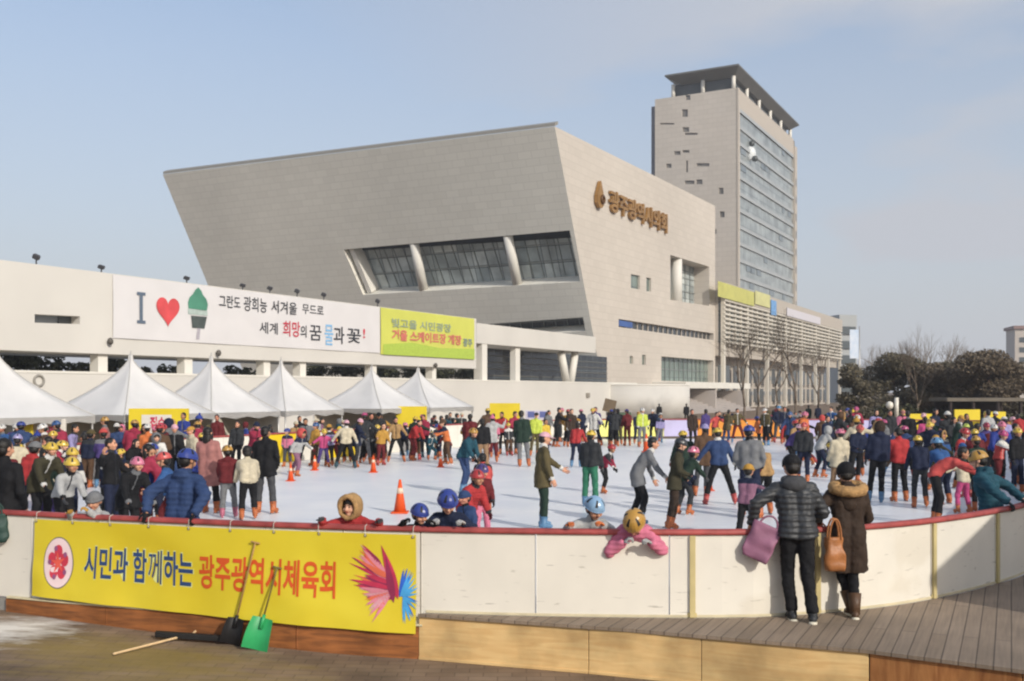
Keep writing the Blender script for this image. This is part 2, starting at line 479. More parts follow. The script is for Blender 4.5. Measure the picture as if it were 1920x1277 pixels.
def wood(name, c1, c2, sx=1.0, sz=10.0):
    m = bpy.data.materials.new(name); m.use_nodes = True
    nt = m.node_tree; b = nt.nodes['Principled BSDF']; b.inputs['Roughness'].default_value = .7; b.inputs['Specular IOR Level'].default_value = .25
    tc = nt.nodes.new('ShaderNodeTexCoord'); mp = nt.nodes.new('ShaderNodeMapping'); mp.inputs['Scale'].default_value = (sx, sx, sz)
    nt.links.new(tc.outputs['Object'], mp.inputs['Vector'])
    n = nt.nodes.new('ShaderNodeTexNoise'); n.inputs['Scale'].default_value = 1.6; n.inputs['Detail'].default_value = 8; n.inputs['Distortion'].default_value = 1.2
    nt.links.new(mp.outputs['Vector'], n.inputs['Vector'])
    r = nt.nodes.new('ShaderNodeValToRGB'); r.color_ramp.elements[0].position = .3; r.color_ramp.elements[1].position = .7
    r.color_ramp.elements[0].color = (*c1, 1); r.color_ramp.elements[1].color = (*c2, 1)
    nt.links.new(n.outputs['Fac'], r.inputs['Fac'])
    n2 = nt.nodes.new('ShaderNodeTexNoise'); n2.inputs['Scale'].default_value = 1.9; n2.inputs['Detail'].default_value = 5; nt.links.new(tc.outputs['Object'], n2.inputs['Vector'])
    mr = nt.nodes.new('ShaderNodeMapRange'); mr.inputs['From Min'].default_value = .3; mr.inputs['From Max'].default_value = .62; mr.inputs['To Min'].default_value = .62; mr.inputs['To Max'].default_value = 1.06; nt.links.new(n2.outputs['Fac'], mr.inputs['Value'])
    mx = nt.nodes.new('ShaderNodeMixRGB'); mx.blend_type = 'MULTIPLY'; mx.inputs['Fac'].default_value = 1
    nt.links.new(r.outputs['Color'], mx.inputs['Color1']); nt.links.new(mr.outputs['Result'], mx.inputs['Color2']); nt.links.new(mx.outputs['Color'], b.inputs['Base Color'])
    MATS[name] = m
    return m
PLY = wood('pale_plywood', lin('#cfa870'), lin('#dcbc84'))
PLY_R = wood('red_brown_plywood', lin('#8a5630'), lin('#b9804c'), 6.0, 1.2)
BEAM = wood('plinth_timber', lin('#754a2c'), lin('#a8693a'))
EDGE = [V((-1.04, 11.31, 0)), V((1.2, 10.6, 0)), V((2.03, 10.27, 0)), V((3.39, 9.72, 0)), V((4.5, 9.03, 0)), V((7.0, 7.3, 0))]
s_a, s_b = near_s(790), ARC[[i for i in range(NR) if (RINK[i] - V((8.4, 16.2, 0))).length < .2][0]]
inner = []
s = s_a + 0.12
while s < s_b:
    p, nn = rink_at(s); inner.append(p + nn * .045); s += .25
loop = [V((p.x, p.y, DECK_Z)) for p in EDGE] + [V((12, 9, DECK_Z)), V((12, 16, DECK_Z))] + [V((p.x, p.y, DECK_Z)) for p in reversed(inner)]
dk = MB(); planar_fill(dk, loop, [], 0, None, UP)
lowr = [V((p.x, p.y, DECK_Z - .035)) for p in loop]
nl = len(loop)
dk.add(loop + lowr, [(i, nl + i, nl + (i + 1) % nl, (i + 1) % nl) for i in range(nl)], 0)
deck = tag(dk.build('deck', deck_material()), kind='structure'); ORG[deck] = V((0, 0, 0))
def fascia(a, b, m, z1=DECK_Z - .037, inset=.03):
    d = (b - a); L = d.length; d.normalize(); nn = V((d.y, -d.x, 0))
    f = MB()
    z0 = min(ground_z(a.x, a.y), ground_z(b.x, b.y)) - .03
    f.obox(a - nn * inset + UP * z0, d * (L - .006), -nn * .02, UP * (z1 - z0))
    f.obox(a - nn * (inset - .014) + UP * (z0 + .03), d * (L - .006), -nn * .013, UP * .035)
    return bevel(f.build('plywood_panel', m, deck), .004)
q = [EDGE[0], EDGE[0].lerp(EDGE[1], .82), EDGE[1].lerp(EDGE[2], .85), EDGE[3]]
for a, b in zip(q, q[1:]): fascia(a, b, PLY)
q = [EDGE[3], EDGE[4], EDGE[5]]
for a, b in zip(q, q[1:]): tag(fascia(a, b, PLY_R), 'red brown plywood panel')
# ------------------------------------------------------------------ boards round the ice
BOARD_TOP = 1.045
WHITE_HDPE = mat('board_plastic', lin('#d9d3c6'), .38, .05, 1.7, .06, 5)
def scuff(m, amt=.45):
    """Puck and boot marks: short dark scratches and a grimy lower edge."""
    nt = m.node_tree; b = nt.nodes['Principled BSDF']; src = b.inputs['Base Color'].links[0].from_socket
    tc = nt.nodes.new('ShaderNodeTexCoord')
    for rot, sc, lo, col in ((.5, (3, 3, 26), .66, '#6b6258'), (-.9, (5, 5, 17), .68, '#8d8474'), (0, (.8, .8, 1.1), .60, '#c9c0ae')):
        mp = nt.nodes.new('ShaderNodeMapping'); mp.inputs['Rotation'].default_value = (0, rot, 0); mp.inputs['Scale'].default_value = sc
        nt.links.new(tc.outputs['Object'], mp.inputs['Vector'])
        n = nt.nodes.new('ShaderNodeTexNoise'); n.inputs['Scale'].default_value = 1.1; n.inputs['Detail'].default_value = 5; nt.links.new(mp.outputs['Vector'], n.inputs['Vector'])
        r = nt.nodes.new('ShaderNodeMapRange'); r.inputs['From Min'].default_value = lo; r.inputs['From Max'].default_value = lo + .07; r.inputs['To Max'].default_value = amt; nt.links.new(n.outputs['Fac'], r.inputs['Value'])
        mx = nt.nodes.new('ShaderNodeMixRGB'); mx.inputs['Color2'].default_value = (*lin(col), 1)
        nt.links.new(r.outputs['Result'], mx.inputs['Fac']); nt.links.new(src, mx.inputs['Color1']); src = mx.outputs['Color']
    nt.links.new(src, b.inputs['Base Color'])
scuff(WHITE_HDPE)
RED_RAIL = mat('rail_plastic', lin('#97433f'), .55, .3, 5, .15, 30)
POST_M = mat('post_tan', lin('#b9a978'), .5, .15, 3)
YEL_AD = mat('yellow_ad', lin('#e0c01c'), .5, .1, 1.2)
ORG_AD = mat('orange_ad', lin('#dd8f35'), .5, .12, 1.2)
LAV_AD = mat('lavender_ad', lin('#b9b2d2'), .5, .1, 1.2)
PALE_AD = mat('pale_yellow_ad', lin('#dfdc7d'), .5, .12, 1.2)
STEEL = mat('dull_steel', lin('#7d7c79'), .4, .15, 5, metal=.8)
barrier = thing('rink_barrier', (0.9, 11.2, 0), 'white board barrier with a dark red top rail ringing the skating ice', 'barrier')
def board_z0(p): return 0.15 if p.x > -1.1 else 0.02
def panel(s0, s1, m, name='panel', z0=None, z1=BOARD_TOP, th=.04, gap=.006, off=0.0, par=None):
    mb = MB(); k = max(1, int((s1 - s0) / .3)); cols = []
    for i in range(k + 1):
        p, nn = rink_at(s0 + gap + (s1 - s0 - 2 * gap) * i / k)
        cols.append((p + nn * (off - th / 2), p + nn * (off + th / 2)))
    pm, _ = rink_at((s0 + s1) / 2)
    zb = board_z0(pm) - .01 if z0 is None else z0
    vs = []
    for a, b in cols: vs += [a + UP * zb, b + UP * zb, b + UP * z1, a + UP * z1]
    fs = []
    for i in range(k):
        o = i * 4
        for j in range(4): fs.append((o + j, o + 4 + j, o + 4 + (j + 1) % 4, o + (j + 1) % 4))
    fs += [(3, 2, 1, 0), tuple(k * 4 + j for j in range(4))]
    mb.add(vs, fs)
    return mb.build(name, m, par or barrier)
# seams where the photo shows them, then even panels all round
seams = [near_s(px) for px in (-220, -60, 62, 210, 355, 500, 645, 790, 1005, 1255, 1292, 1520, 1742, 1862, 1935)]
s = seams[-1]
end = seams[0] + PERIM
nfar = 62; step = (end - s) / nfar
edges = list(zip(seams, seams[1:])) + [(s + i * step, s + (i + 1) * step) for i in range(nfar)]
for a, b in edges:
    p, _ = rink_at((a + b) / 2)
    m = WHITE_HDPE; lab = None
    if p.y > 30:
        px = CX + FPX * p.x / p.y
        onleft = p.x < 0
        if onleft: m, lab = ((YEL_AD, 'yellow printed panel') if 470 < px < 720 and int(px / 40) % 3 != 2 else (WHITE_HDPE, None))
        elif px < 1130: m, lab = ((WHITE_HDPE, None) if int(px / 40) % 2 else (PALE_AD, 'pale yellow panel'))
        elif px < 1330: m, lab = ((LAV_AD, 'lavender panel') if px > 1225 else (PALE_AD, 'pale yellow panel'))
        elif px < 1500: m, lab = (ORG_AD, 'orange printed panel')
        elif px < 1700: m, lab = (LAV_AD, 'lavender panel')
        elif px < 1885: m, lab = (YEL_AD, 'yellow printed panel')
        else: m, lab = (LAV_AD, 'lavender panel')
    o = panel(a, b, m)
    if lab: o['label'] = lab
    if p.y < 16: bevel(o, .004)
# top rail: one closed moulding
rl = MB(); N = 420
prof = [(-.045, 0), (.045, 0), (.05, .015), (.046, .05), (.025, .06), (-.025, .06), (-.046, .05), (-.05, .015)]
vs = []
for i in range(N):
    p, nn = rink_at(PERIM * i / N)
    for x, z in prof: vs.append(p + nn * x + UP * (BOARD_TOP + .002 + z))
k = len(prof)
rl.add(vs, [(i * k + j, i * k + (j + 1) % k, ((i + 1) % N) * k + (j + 1) % k, ((i + 1) % N) * k + j) for i in range(N) for j in range(k)], 0, True)
rl.build('top_rail', RED_RAIL, barrier)
for px in (1297, 1530, 1747, 1866):
    s = near_s(px); p, nn = rink_at(s); t = V((-nn.y, nn.x, 0))
    mb = MB(); mb.obox(p + nn * .021 - t * .032 + UP * (DECK_Z + .002), t * .064, nn * .03, UP * (BOARD_TOP - DECK_Z - .006))
    mb.obox(p + nn * .021 - t * .05 + UP * (DECK_Z + .002), t * .1, nn * .012, UP * .05)
    bevel(mb.build('post', POST_M, barrier), .004)
# base skirting on the deck side
mb = MB()
s = near_s(800)
while s < near_s(1930):
    p, nn = rink_at(s); p2, n2 = rink_at(s + .25)
    mb.add([p + nn * .021 + UP * (DECK_Z + .002), p2 + n2 * .021 + UP * (DECK_Z + .002), p2 + n2 * .028 + UP * (DECK_Z + .002), p + nn * .028 + UP * (DECK_Z + .002),
            p + nn * .021 + UP * (DECK_Z + .03), p2 + n2 * .021 + UP * (DECK_Z + .03), p2 + n2 * .028 + UP * (DECK_Z + .03), p + nn * .028 + UP * (DECK_Z + .03)],
           [(3, 2, 6, 7), (7, 6, 5, 4), (0, 3, 7, 4), (1, 5, 6, 2)])
    s += .25
mb.build('skirting', mat('skirting_cream', lin('#cbbf9f'), .5), barrier)

# plinth under the left boards
def swept(name, s0, s1, offs, z0f, z1, m, parent=None, lab=None):
    mb = MB(); k = int((s1 - s0) / .3); vs = []
    for i in range(k + 1):
        p, nn = rink_at(s0 + (s1 - s0) * i / k)
        a, b = p + nn * offs[0], p + nn * offs[1]
        zb = z0f(b)
        vs += [a + UP * zb, b + UP * zb, b + UP * z1, a + UP * z1]
    fs = [(i * 4 + j, i * 4 + 4 + j, i * 4 + 4 + (j + 1) % 4, i * 4 + (j + 1) % 4) for i in range(k) for j in range(4)]
    fs += [(3, 2, 1, 0), tuple(k * 4 + j for j in range(4))]
    mb.add(vs, fs)
    o = mb.build(name, m, parent)
    return o
plinth = thing('timber_plinth', tuple(rink_at(near_s(400))[0] + UP * -.3), 'brown timber plinth running under the yellow banner boards', 'plinth')
gz = lambda p: ground_z(p.x, p.y) - .04
cuts = [near_s(18), near_s(205), near_s(560), near_s(797)]
for a, b in zip(cuts, cuts[1:]): bevel(swept('beam', a + .004, b - .004, (-.02, .055), gz, .005, BEAM, plinth), .005)
bevel(swept('capping', near_s(22), near_s(795), (.022, .075), lambda p: .007, .03, mat('capping_strip', lin('#c9bd9a'), .5), plinth), .003)

# yellow banner on the boards
BAN = thing('yellow_banner', tuple(rink_at(near_s(430))[0]), 'wide yellow banner with blue and orange Korean lettering on the near boards', 'banner')
ban_s0, ban_s1 = near_s(72), near_s(783)
BL = ban_s1 - ban_s0
def ban_z(u):                       # lower hem sags to the right
    return .075 - .15 * (u / BL)
BAN_TOP = 1.018
def ban_map(u, v, h=0.0):
    """u metres along the banner, v 0..1 from hem to top edge."""
    p, nn = rink_at(ban_s0 + u)
    z = ban_z(u) + (BAN_TOP - ban_z(u)) * v
    rip = .012 * math.sin(u * 2.3 + v * 2) + .008 * math.sin(u * 7.1 + 1.3 * v) * (1 - v) + .010 * max(0, math.sin(u * 1.7 + v * 5.5)) ** 3 + .006 * noise.noise(V((u * 3, v * 4, 0)))
    lower = .055 * (1 - v) ** 2
    return p + nn * (.05 + lower + rip + h) + UP * z
def banner_material():
    m = mat('banner_vinyl', lin('#cdb523'), .42, .06, .9, 0, col2=lin('#d8c534'))
    return m
mb = MB(); nu, nv = 150, 14
vs = [ban_map(BL * i / nu, j / nv) for j in range(nv + 1) for i in range(nu + 1)]
q = nu + 1
vb = [p + V((0, .006, 0)) for p in vs]
mb.add(vs, [(j * q + i, j * q + i + 1, (j + 1) * q + i + 1, (j + 1) * q + i) for j in range(nv) for i in range(nu)], 0, True)
mb.add(vb, [(j * q + i, (j + 1) * q + i, (j + 1) * q + i + 1, j * q + i + 1) for j in range(nv) for i in range(nu)], 0, True)
rim = [j * q for j in range(nv + 1)] + [nv * q + i for i in range(1, nu + 1)] + [j * q + nu for j in range(nv - 1, -1, -1)] + [i for i in range(nu - 1, 0, -1)]
mb.add(vs + vb, [(rim[i], rim[(i + 1) % len(rim)], len(vs) + rim[(i + 1) % len(rim)], len(vs) + rim[i]) for i in range(len(rim))])
mb.build('sheet', banner_material(), BAN)
INK_BLUE = mat('ink_blue', lin('#2c4470'), .5, .15, 2); INK_OR = mat('ink_orange', lin('#cc5320'), .5, .1, 2)
INK_WHITE = mat('ink_white', lin('#e4dfd8'), .5, .05, 2); INK_RED = mat('ink_red', lin('#c3384a'), .5, .1, 2)
def pu(px): return near_s(px) - ban_s0
def banner_text(body, x0, x1, v0, v1, m, halo=None, bold=.022):
    if halo:
        h = MB(); put_text(h, body, pu(x0) - .012, pu(x1) + .012, v0 - .012, v1 + .012, ban_map, 0, .03, .003); h.build('lettering_halo', halo, BAN)
    t = MB(); put_text(t, body, pu(x0), pu(x1), v0, v1, ban_map, 0, bold, .006)
    return t.build('lettering', m, BAN)
HALO = mat('ink_halo', lin('#d8d98a'), .5, .03, 2)
banner_text('시민과', 166, 246, .30, .70, INK_BLUE, HALO)
banner_text('함', 255, 281, .30, .70, INK_BLUE, HALO); banner_text('께', 284, 310, .30, .70, INK_BLUE, HALO, .004); banner_text('하는', 313, 368, .30, .70, INK_BLUE, HALO)
banner_text('광주광역시체육회', 380, 633, .30, .69, INK_OR)
# round emblem: white oval, red five-armed swirl
def disc(mb, cu, cv, ru, rv, h, mi=0, n=40):
    vs = [ban_map(cu, cv, h)] + [ban_map(cu + ru * math.cos(2 * math.pi * k / n), cv + rv * math.sin(2 * math.pi * k / n), h) for k in range(n)]
    mb.add(vs, [(0, 1 + k, 1 + (k + 1) % n) for k in range(n)], mi)
em = MB(); cu, cv = pu(119), .46
disc(em, cu, cv, .225, .33, .005, 0); disc(em, cu, cv, .212, .315, .008, 1)
def leafshape(mb, u0, v0, u1, v1, w, h, mi, n=10, mapf=None):
    """Pointed feather from (u0,v0) to (u1,v1) on the banner; v scaled by its height."""
    mf = mapf or ban_map
    k = .95
    d = V((u1 - u0, (v1 - v0) * k, 0)); L = d.length; d /= L; nrm = V((-d.y, d.x, 0))
    top, botm = [], []
    for i in range(n + 1):
        t = i / n; ww = w * math.sin(math.pi * t ** .8) * (1 - .3 * t)
        c = V((u0, v0 * k, 0)) + d * (L * t)
        a, b = c + nrm * ww, c - nrm * ww
        top.append(mf(a.x, a.y / k, h)); botm.append(mf(b.x, b.y / k, h))
    mb.add(top + botm, [(i, n + 1 + i, n + 2 + i, i + 1) for i in range(n)], mi)
for k in range(5):
    a = R(90 + 72 * k)
    disc(em, cu + .098 * math.cos(a), cv + .145 * math.sin(a), .060, .085, .011 + .0004 * k, 2, 24)
    disc(em, cu + .128 * math.cos(a + .3), cv + .19 * math.sin(a + .3), .026, .034, .0135 + .0002 * k, 4, 18)
    leafshape(em, cu, cv, cu + .11 * math.cos(a + .12), cv + .15 * math.sin(a + .12), .020, .015 + .0003 * k, 3)
disc(em, cu, cv, .042, .06, .017, 3, 24)
em.build('emblem', [mat('ink_grey', lin('#77705e'), .5), mat('ink_pinkish', lin('#e2c9c8'), .5, .05), INK_RED, mat('ink_coral', lin('#dd5a4a'), .5), mat('ink_mauve_dk', lin('#8a4f74'), .5)], BAN)
# plume of red and blue feathers at the right end
pl = MB(); cu, cv = pu(742), .42
rng = random.Random(3)
for i in range(44):
    t = i / 43
    u0 = cu - .05 - .16 * t + .05 * math.sin(t * 3); v0 = cv - .06 + .34 * t
    ang = R(190 - 70 * t + rng.uniform(-8, 8)); L = (.30 + .16 * math.sin(t * 3.1)) * rng.uniform(.6, 1.1)
    leafshape(pl, u0 + .05, v0 - .02, u0 + L * math.cos(ang), min(.93, v0 + L * math.sin(ang) * .7), rng.uniform(.016, .034), .005 + .0005 * (i % 7), rng.choice([0, 0, 1, 4, 2, 3]))
for i in range(16):
    t = i / 15
    leafshape(pl, cu - .02, cv, cu - .22 - .15 * t + rng.uniform(-.04, .04), cv - .05 - .3 * (1 - t) * rng.uniform(.6, 1.1), .022, .0086, rng.choice([2, 3, 1]))
leafshape(pl, cu + .05, cv - .08, cu - .15, cv + .47, .06, .0085, 0)
leafshape(pl, cu + .0, cv - .12, cu - .10, cv + .36, .05, .0095, 4)
for i in range(22):
    t = i / 21
    ang = R(85 - 165 * t + rng.uniform(-6, 6)); L = .17 + .1 * math.sin(t * 3)
    leafshape(pl, cu + .06 + .05 * t, cv - .06 + .02 * t, cu + .08 + L * math.cos(ang) * .75, cv - .03 + L * 1.5 * math.sin(ang), .015, .006 + .0005 * (i % 5), rng.choice([5, 5, 6]))
pl.build('feather_emblem', [mat('ink_crimson', lin('#bb3350'), .5, .2, 6), mat('ink_rose', lin('#cf7f8d'), .5, .15, 6), mat('ink_salmon', lin('#d4674a'), .5, .15, 6),
                            mat('ink_mauve', lin('#c99aa0'), .5), mat('ink_plum', lin('#8c2c4e'), .5), mat('ink_sky', lin('#4aa0d8'), .5, .2, 6), mat('ink_royal', lin('#2f62c0'), .5, .2, 6)], BAN)

# eyelets and tie cords along the top hem
for k in range(10):
    u = BL * (k + .06) / 9.12
    mb = MB(); c = ban_map(u, .975, .004); mb.torus(c, .013, .004, Matrix.Rotation(R(90), 3, 'X'), 12, 5); mb.build('eyelet', STEEL, BAN)
    mb = MB(); p, nn = rink_at(ban_s0 + u); mb.strip([c + nn * .004, p + nn * .062 + UP * (BOARD_TOP + .01), p + nn * .058 + UP * (BOARD_TOP + .055), p + UP * (BOARD_TOP + .068)], .004, 5); mb.build('tie_cord', mat('cord_white', lin('#c9c4b8'), .8), BAN)
# ------------------------------------------------------------------ large buildings
GZ = -0.36
STONE_L = brickmat('stone_panels_shade_lightened', lin('#e6e2d6'), lin('#e0dcd0'), lin('#d3cfc3'), 1.8, .9, .03, .75, .08, noise_amt=.10, nscale=.05)  # same stone as the other faces, colour lightened to offset this wall's shade
STONE_R = brickmat('stone_panels_sunlit', lin('#c9c0b4'), lin('#c3baae'), lin('#b7aea2'), 1.8, .9, .03, .75, .08, noise_amt=.09, nscale=.05)  # same stone, colour kept darker for the sunlit faces
WHITE_WALL = mat('white_render', lin('#cdc9c1'), .7, .05, .25, .05, 3)
WHITE_COL = mat('white_column', lin('#dcd8ce'), .6, .04, .6)
DARKSOFFIT = mat('dark_soffit', lin('#4a4a4a'), .7, .1, .5)
FRAME = mat('window_frame', lin('#8f9492'), .4, .08, 2, metal=.5)
def glassmat(name, c1, c2, rough=.12, w=2.0, h=2.2, spec=.6):
    m = brickmat(name, c1, c2, lin('#50585a'), w, h, .05, rough, .05, offset=0.0, noise_amt=.45, nscale=.35, spec=spec)
    return m
GLASS = glassmat('office_glass', lin('#cdd4d0'), lin('#98a3a4'))
GLASS_DK = glassmat('dark_glass', lin('#22262a'), lin('#34383a'), .15, 1.6, 1.1)
GLASS_TW = glassmat('tower_glass', lin('#a3a9a8'), lin('#969d9d'), .3, 1.6, 3.4)
GLASS_GR = glassmat('greenish_glass', lin('#7f8d83'), lin('#6f7d74'), .2, 1.8, 2.4)

B0 = V((12.2, 130, GZ))                                    # foot of the leaning corner
P2n = N2
TOPC = hit(1040, 237, B0, P2n)                             # its top
lean = (TOPC - B0).normalized()
P1n = lean.cross(D1).normalized()
if P1n.y > 0: P1n = -P1n
p1 = lambda x, y: hit(x, y, B0, P1n)
p2 = lambda x, y: hit(x, y, B0, P2n)
uv1 = lambda p: ((p - B0).dot(D1), (p - B0).dot((lean - D1 * lean.dot(D1)).normalized()))
uv2 = lambda p: ((p - B0).dot(D2), p.z)

council = thing('council_building', tuple(B0), 'tall leaning stone council building with gold lettering behind the white colonnade', 'building')
TL = p1(305, 327); MIDL = p1(386, 525)
e = (MIDL - TL); BLc = TL + e * ((GZ - TL.z) / e.z)
TR = p2(1341, 386); BRc = V((TR.x, TR.y, GZ))
IN1 = -P1n; IN2 = -P2n
def opening(outer_list, hole, inn, depth, mb, mi):
    """Reveal faces round a hole."""
    outer_list.append(hole)
    n = len(hole); c = sum((V(p) for p in hole), V()) / n
    for i in range(n):
        a, b = hole[i], hole[(i + 1) % n]
        q = [a, b, b + inn * depth, a + inn * depth]
        nn = (q[1] - q[0]).cross(q[2] - q[1])
        if nn.dot(c - (a + b) / 2) < 0: q.reverse()
        mb.add(q, [(0, 1, 2, 3)], mi)
def pane(name, quad, inn, depth, m, parent, uvf, lab=None):
    mb = MB(); q = [p + inn * depth for p in quad]
    n = (q[1] - q[0]).cross(q[2] - q[1])
    idx = (0, 1, 2, 3) if n.dot(inn) < 0 else (3, 2, 1, 0)
    mb.add(q, [idx], 0, False, [uvf(p) for p in quad])
    o = mb.build(name, m, parent)
    if lab: o['label'] = lab
    return o
def bars(parent, quad, inn, depth, nu, nv, w, m, name='mullion', t=.12, lo=0):
    """One mesh of glazing bars over a quad (bl, br, tr, tl)."""
    bl, br, tr, tl = [p + inn * (depth - t) for p in quad]; mb = MB()
    up = (tl - bl).normalized()
    for i in range(1, nu):
        a, b = bl.lerp(br, i / nu), tl.lerp(tr, i / nu)
        d = (br - bl).normalized()
        mb.obox(a - d * w / 2, d * w, b - a, inn * t * .8)
    for j in range(1, nv):
        a, b = bl.lerp(tl, j / nv), br.lerp(tr, j / nv)
        mb.obox(a - up * w / 2, b - a, up * w, inn * t * .6)
    return mb.build(name, m, parent)

# leaning left face
wl_ = MB(); holes = []
W = [p1(681, 553), p1(1088, 528), p1(1068, 432), p1(644, 468)]
opening(holes, W, IN1, 2.6, wl_, 0)
S2 = [p1(800, 640), p1(1098, 621), p1(1093, 595), p1(800, 616)]
opening(holes, S2, IN1, 2.5, wl_, 0)
planar_fill(wl_, [BLc, TL, TOPC, B0], holes, 0, uv1, P1n)
for fs in range(len(wl_.f)):
    if fs not in wl_.uv: wl_.uv[fs] = [uv1(wl_.v[i]) for i in wl_.f[fs]]
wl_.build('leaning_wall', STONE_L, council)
g1 = pane('window', W, IN1, 2.4, GLASS, council, uv1, 'long recessed upper window band')
bars(g1, W, IN1, 2.4, 22, 3, .10, FRAME)
g2 = pane('window', S2, IN1, 2.3, GLASS_DK, council, uv1, 'dark slot window under the overhang')
bars(g2, S2, IN1, 2.3, 14, 2, .08, FRAME)
# dark head band inside the long window
bl, br, tr, tl = W
mb = MB(); a, b, c, d = tl.lerp(bl, .02), tr.lerp(br, .02), tr.lerp(br, .24), tl.lerp(bl, .14)
mb.add([p + IN1 * 2.2 for p in (a, b, c, d)], [(3, 2, 1, 0), (0, 1, 2, 3)]); mb.build('head_band', mat('dark_head_band', lin('#2b3238'), .3, .2, .6), council)
for (xa, ya, xb, yb) in ((772, 459, 790, 546), (948, 445, 966, 535)):
    mb = MB(); a, b = p1(xa, ya) + IN1 * .62, p1(xb, yb) + IN1 * .62
    mb.tube(a, b, .62, .62, 12); mb.build('leaning_column', WHITE_COL, council)
# pale jamb at the left end of the band
mb = MB(); a, b = p1(652, 470), p1(686, 551)
mb.obox(a + IN1 * .4, b - a, D1 * -.7 , IN1 * 1.9); mb.build('jamb', WHITE_COL, council)
# right long face
wr = MB(); holes = []
Q1 = [p2(1257, 562), p2(1330, 574), p2(1330, 500), p2(1257, 478)]
opening(holes, Q1, IN2, 3.0, wr, 0)
Q2 = [p2(1240, 714), p2(1338, 717), p2(1338, 676), p2(1240, 668)]
opening(holes, Q2, IN2, 1.2, wr, 0)
Q3 = [p2(1160, 613), p2(1338, 638), p2(1338, 625), p2(1160, 598)]
opening(holes, Q3, IN2, .8, wr, 0)
SM = [[p2(1183, 540), p2(1200, 543), p2(1200, 517), p2(1183, 514)], [p2(1212, 546), p2(1221, 547), p2(1221, 522), p2(1212, 520)],
      [p2(1181, 682), p2(1187, 682), p2(1187, 668), p2(1181, 667)], [p2(1204, 684), p2(1211, 684), p2(1211, 666), p2(1204, 665)]]
for q in SM: opening(holes, q, IN2, .35, wr, 0)
planar_fill(wr, [B0, TOPC, TR, BRc], holes, 0, uv2, P2n)
for fs in range(len(wr.f)):
    if fs not in wr.uv: wr.uv[fs] = [uv2(wr.v[i]) for i in wr.f[fs]]
wr.build('long_wall', STONE_R, council)
o = pane('window', Q1, IN2, 2.6, GLASS, council, uv2, 'tall recessed window with a white column'); bars(o, Q1, IN2, 2.6, 8, 3, .12, FRAME)
o = pane('window', Q2, IN2, 1.0, GLASS_GR, council, uv2, 'greenish glazed window over the entrance'); bars(o, Q2, IN2, 1.0, 12, 2, .12, FRAME)
o = pane('window', Q3, IN2, .7, GLASS_DK, council, uv2, 'narrow strip window'); bars(o, Q3, IN2, .7, 20, 1, .25, STONE_R)
for q in SM: pane('window', q, IN2, .3, GLASS_GR, council, uv2)
mb = MB(); mb.tube(p2(1279, 571) + IN2 * .9, p2(1279, 484) + IN2 * .9, .85, .85, 14); mb.build('column', WHITE_COL, council)
mb = MB(); a = p2(1163, 611) ; b = p2(1188, 615); mb.obox(a + IN2 * .15, b - a, UP * ((p2(1163, 599) - a).z * .9), IN2 * .1); mb.build('blue_panel', mat('blue_panel_paint', lin('#3c5b98'), .4, .1, .5), council)
# roof, back and far end close the volume
mb = MB(); T2 = TL + D2 * 34; B2 = BLc + D2 * 34; T3 = TR + D1 * (TL - TOPC).length * .9; B3 = V((T3.x, T3.y, GZ))
mb.add([TL, TOPC, TR, T3], [(0, 1, 2, 3)]); mb.add([TR, BRc, B3, T3], [(0, 1, 2, 3)]); mb.add([TL, T3, B3, BLc], [(0, 1, 2, 3)])
mb.build('roof', STONE_R, council)
mb = MB(); mb.obox(TL + UP * .02 - P1n * .1, TOPC - TL, IN1 * .9, UP * .35); mb.build('parapet', mat('parapet_cap', lin('#8f8b82'), .5, .05), council)
# gold sign
sign = MB(); GOLD = mat('gold_letters', lin('#98713a'), .45, .2, .8, metal=.2)
def sign_map(u, v, h):
    return sO + sU * u + sV * v + P2n * (.12 + h)
sO = p2(1139, 396); sU = p2(1247, 434) - sO; sU.z = 0; sV = UP * (p2(1139, 355).z - sO.z)
sgn = MB()
vs, fs, w, hh = text_mesh('광주광역시의회', 1, .06, .028)
sgn.add([sO + sU * (v.x / w) + sV * (v.y / hh) + P2n * (.25 + v.z * 3) for v in vs], fs)
sgn.build('lettering', GOLD, council)
em = MB(); c = p2(1119, 365); hs = (p2(1119, 340).z - c.z)
def flame(mb, c, s, h):
    pts = [(0, 1), (.35, .35), (.62, -.2), (.55, -.75), (.2, -1), (-.25, -1), (-.6, -.7), (-.62, -.15), (-.35, .3)]
    f = [c + D2 * (x * s) + UP * (y * s) + P2n * h for x, y in pts]; n = len(f)
    b = [p - P2n * .5 for p in f]
    mb.add(f + b, [tuple(range(n))] + [(i, n + i, n + (i + 1) % n, (i + 1) % n) for i in range(n)])
flame(em, c, hs * 1.0, .6); em.build('emblem', GOLD, council)
em = MB(); em.torus(p2(1121, 375) + P2n * .7, hs * .28, hs * .1, Matrix((D2, UP, P2n)).transposed(), 14, 6); em.build('emblem_ring', mat('gold_dark', lin('#5d3d12'), .4, .1, metal=.3), council)
# entrance canopy with doors
mb = MB(); a = p2(1222, 728); b = p2(1352, 731); mb.obox(V((a.x, a.y, a.z)), V((b.x - a.x, b.y - a.y, 0)), P2n * 5, UP * .9); mb.build('canopy', WHITE_COL, council)
mb = MB(); a = p2(1238, 748); b = p2(1336, 750)
for k in range(5):
    q0 = a.lerp(b, k / 5 + .02); q1 = a.lerp(b, k / 5 + .17)
    mb = MB(); mb.obox(V((q0.x, q0.y, q0.z)) + P2n * .02, V((q1.x - q0.x, q1.y - q0.y, 0)), P2n * .12, UP * (p2(1238, 730).z - a.z)); mb.build('door', GLASS_DK, council)

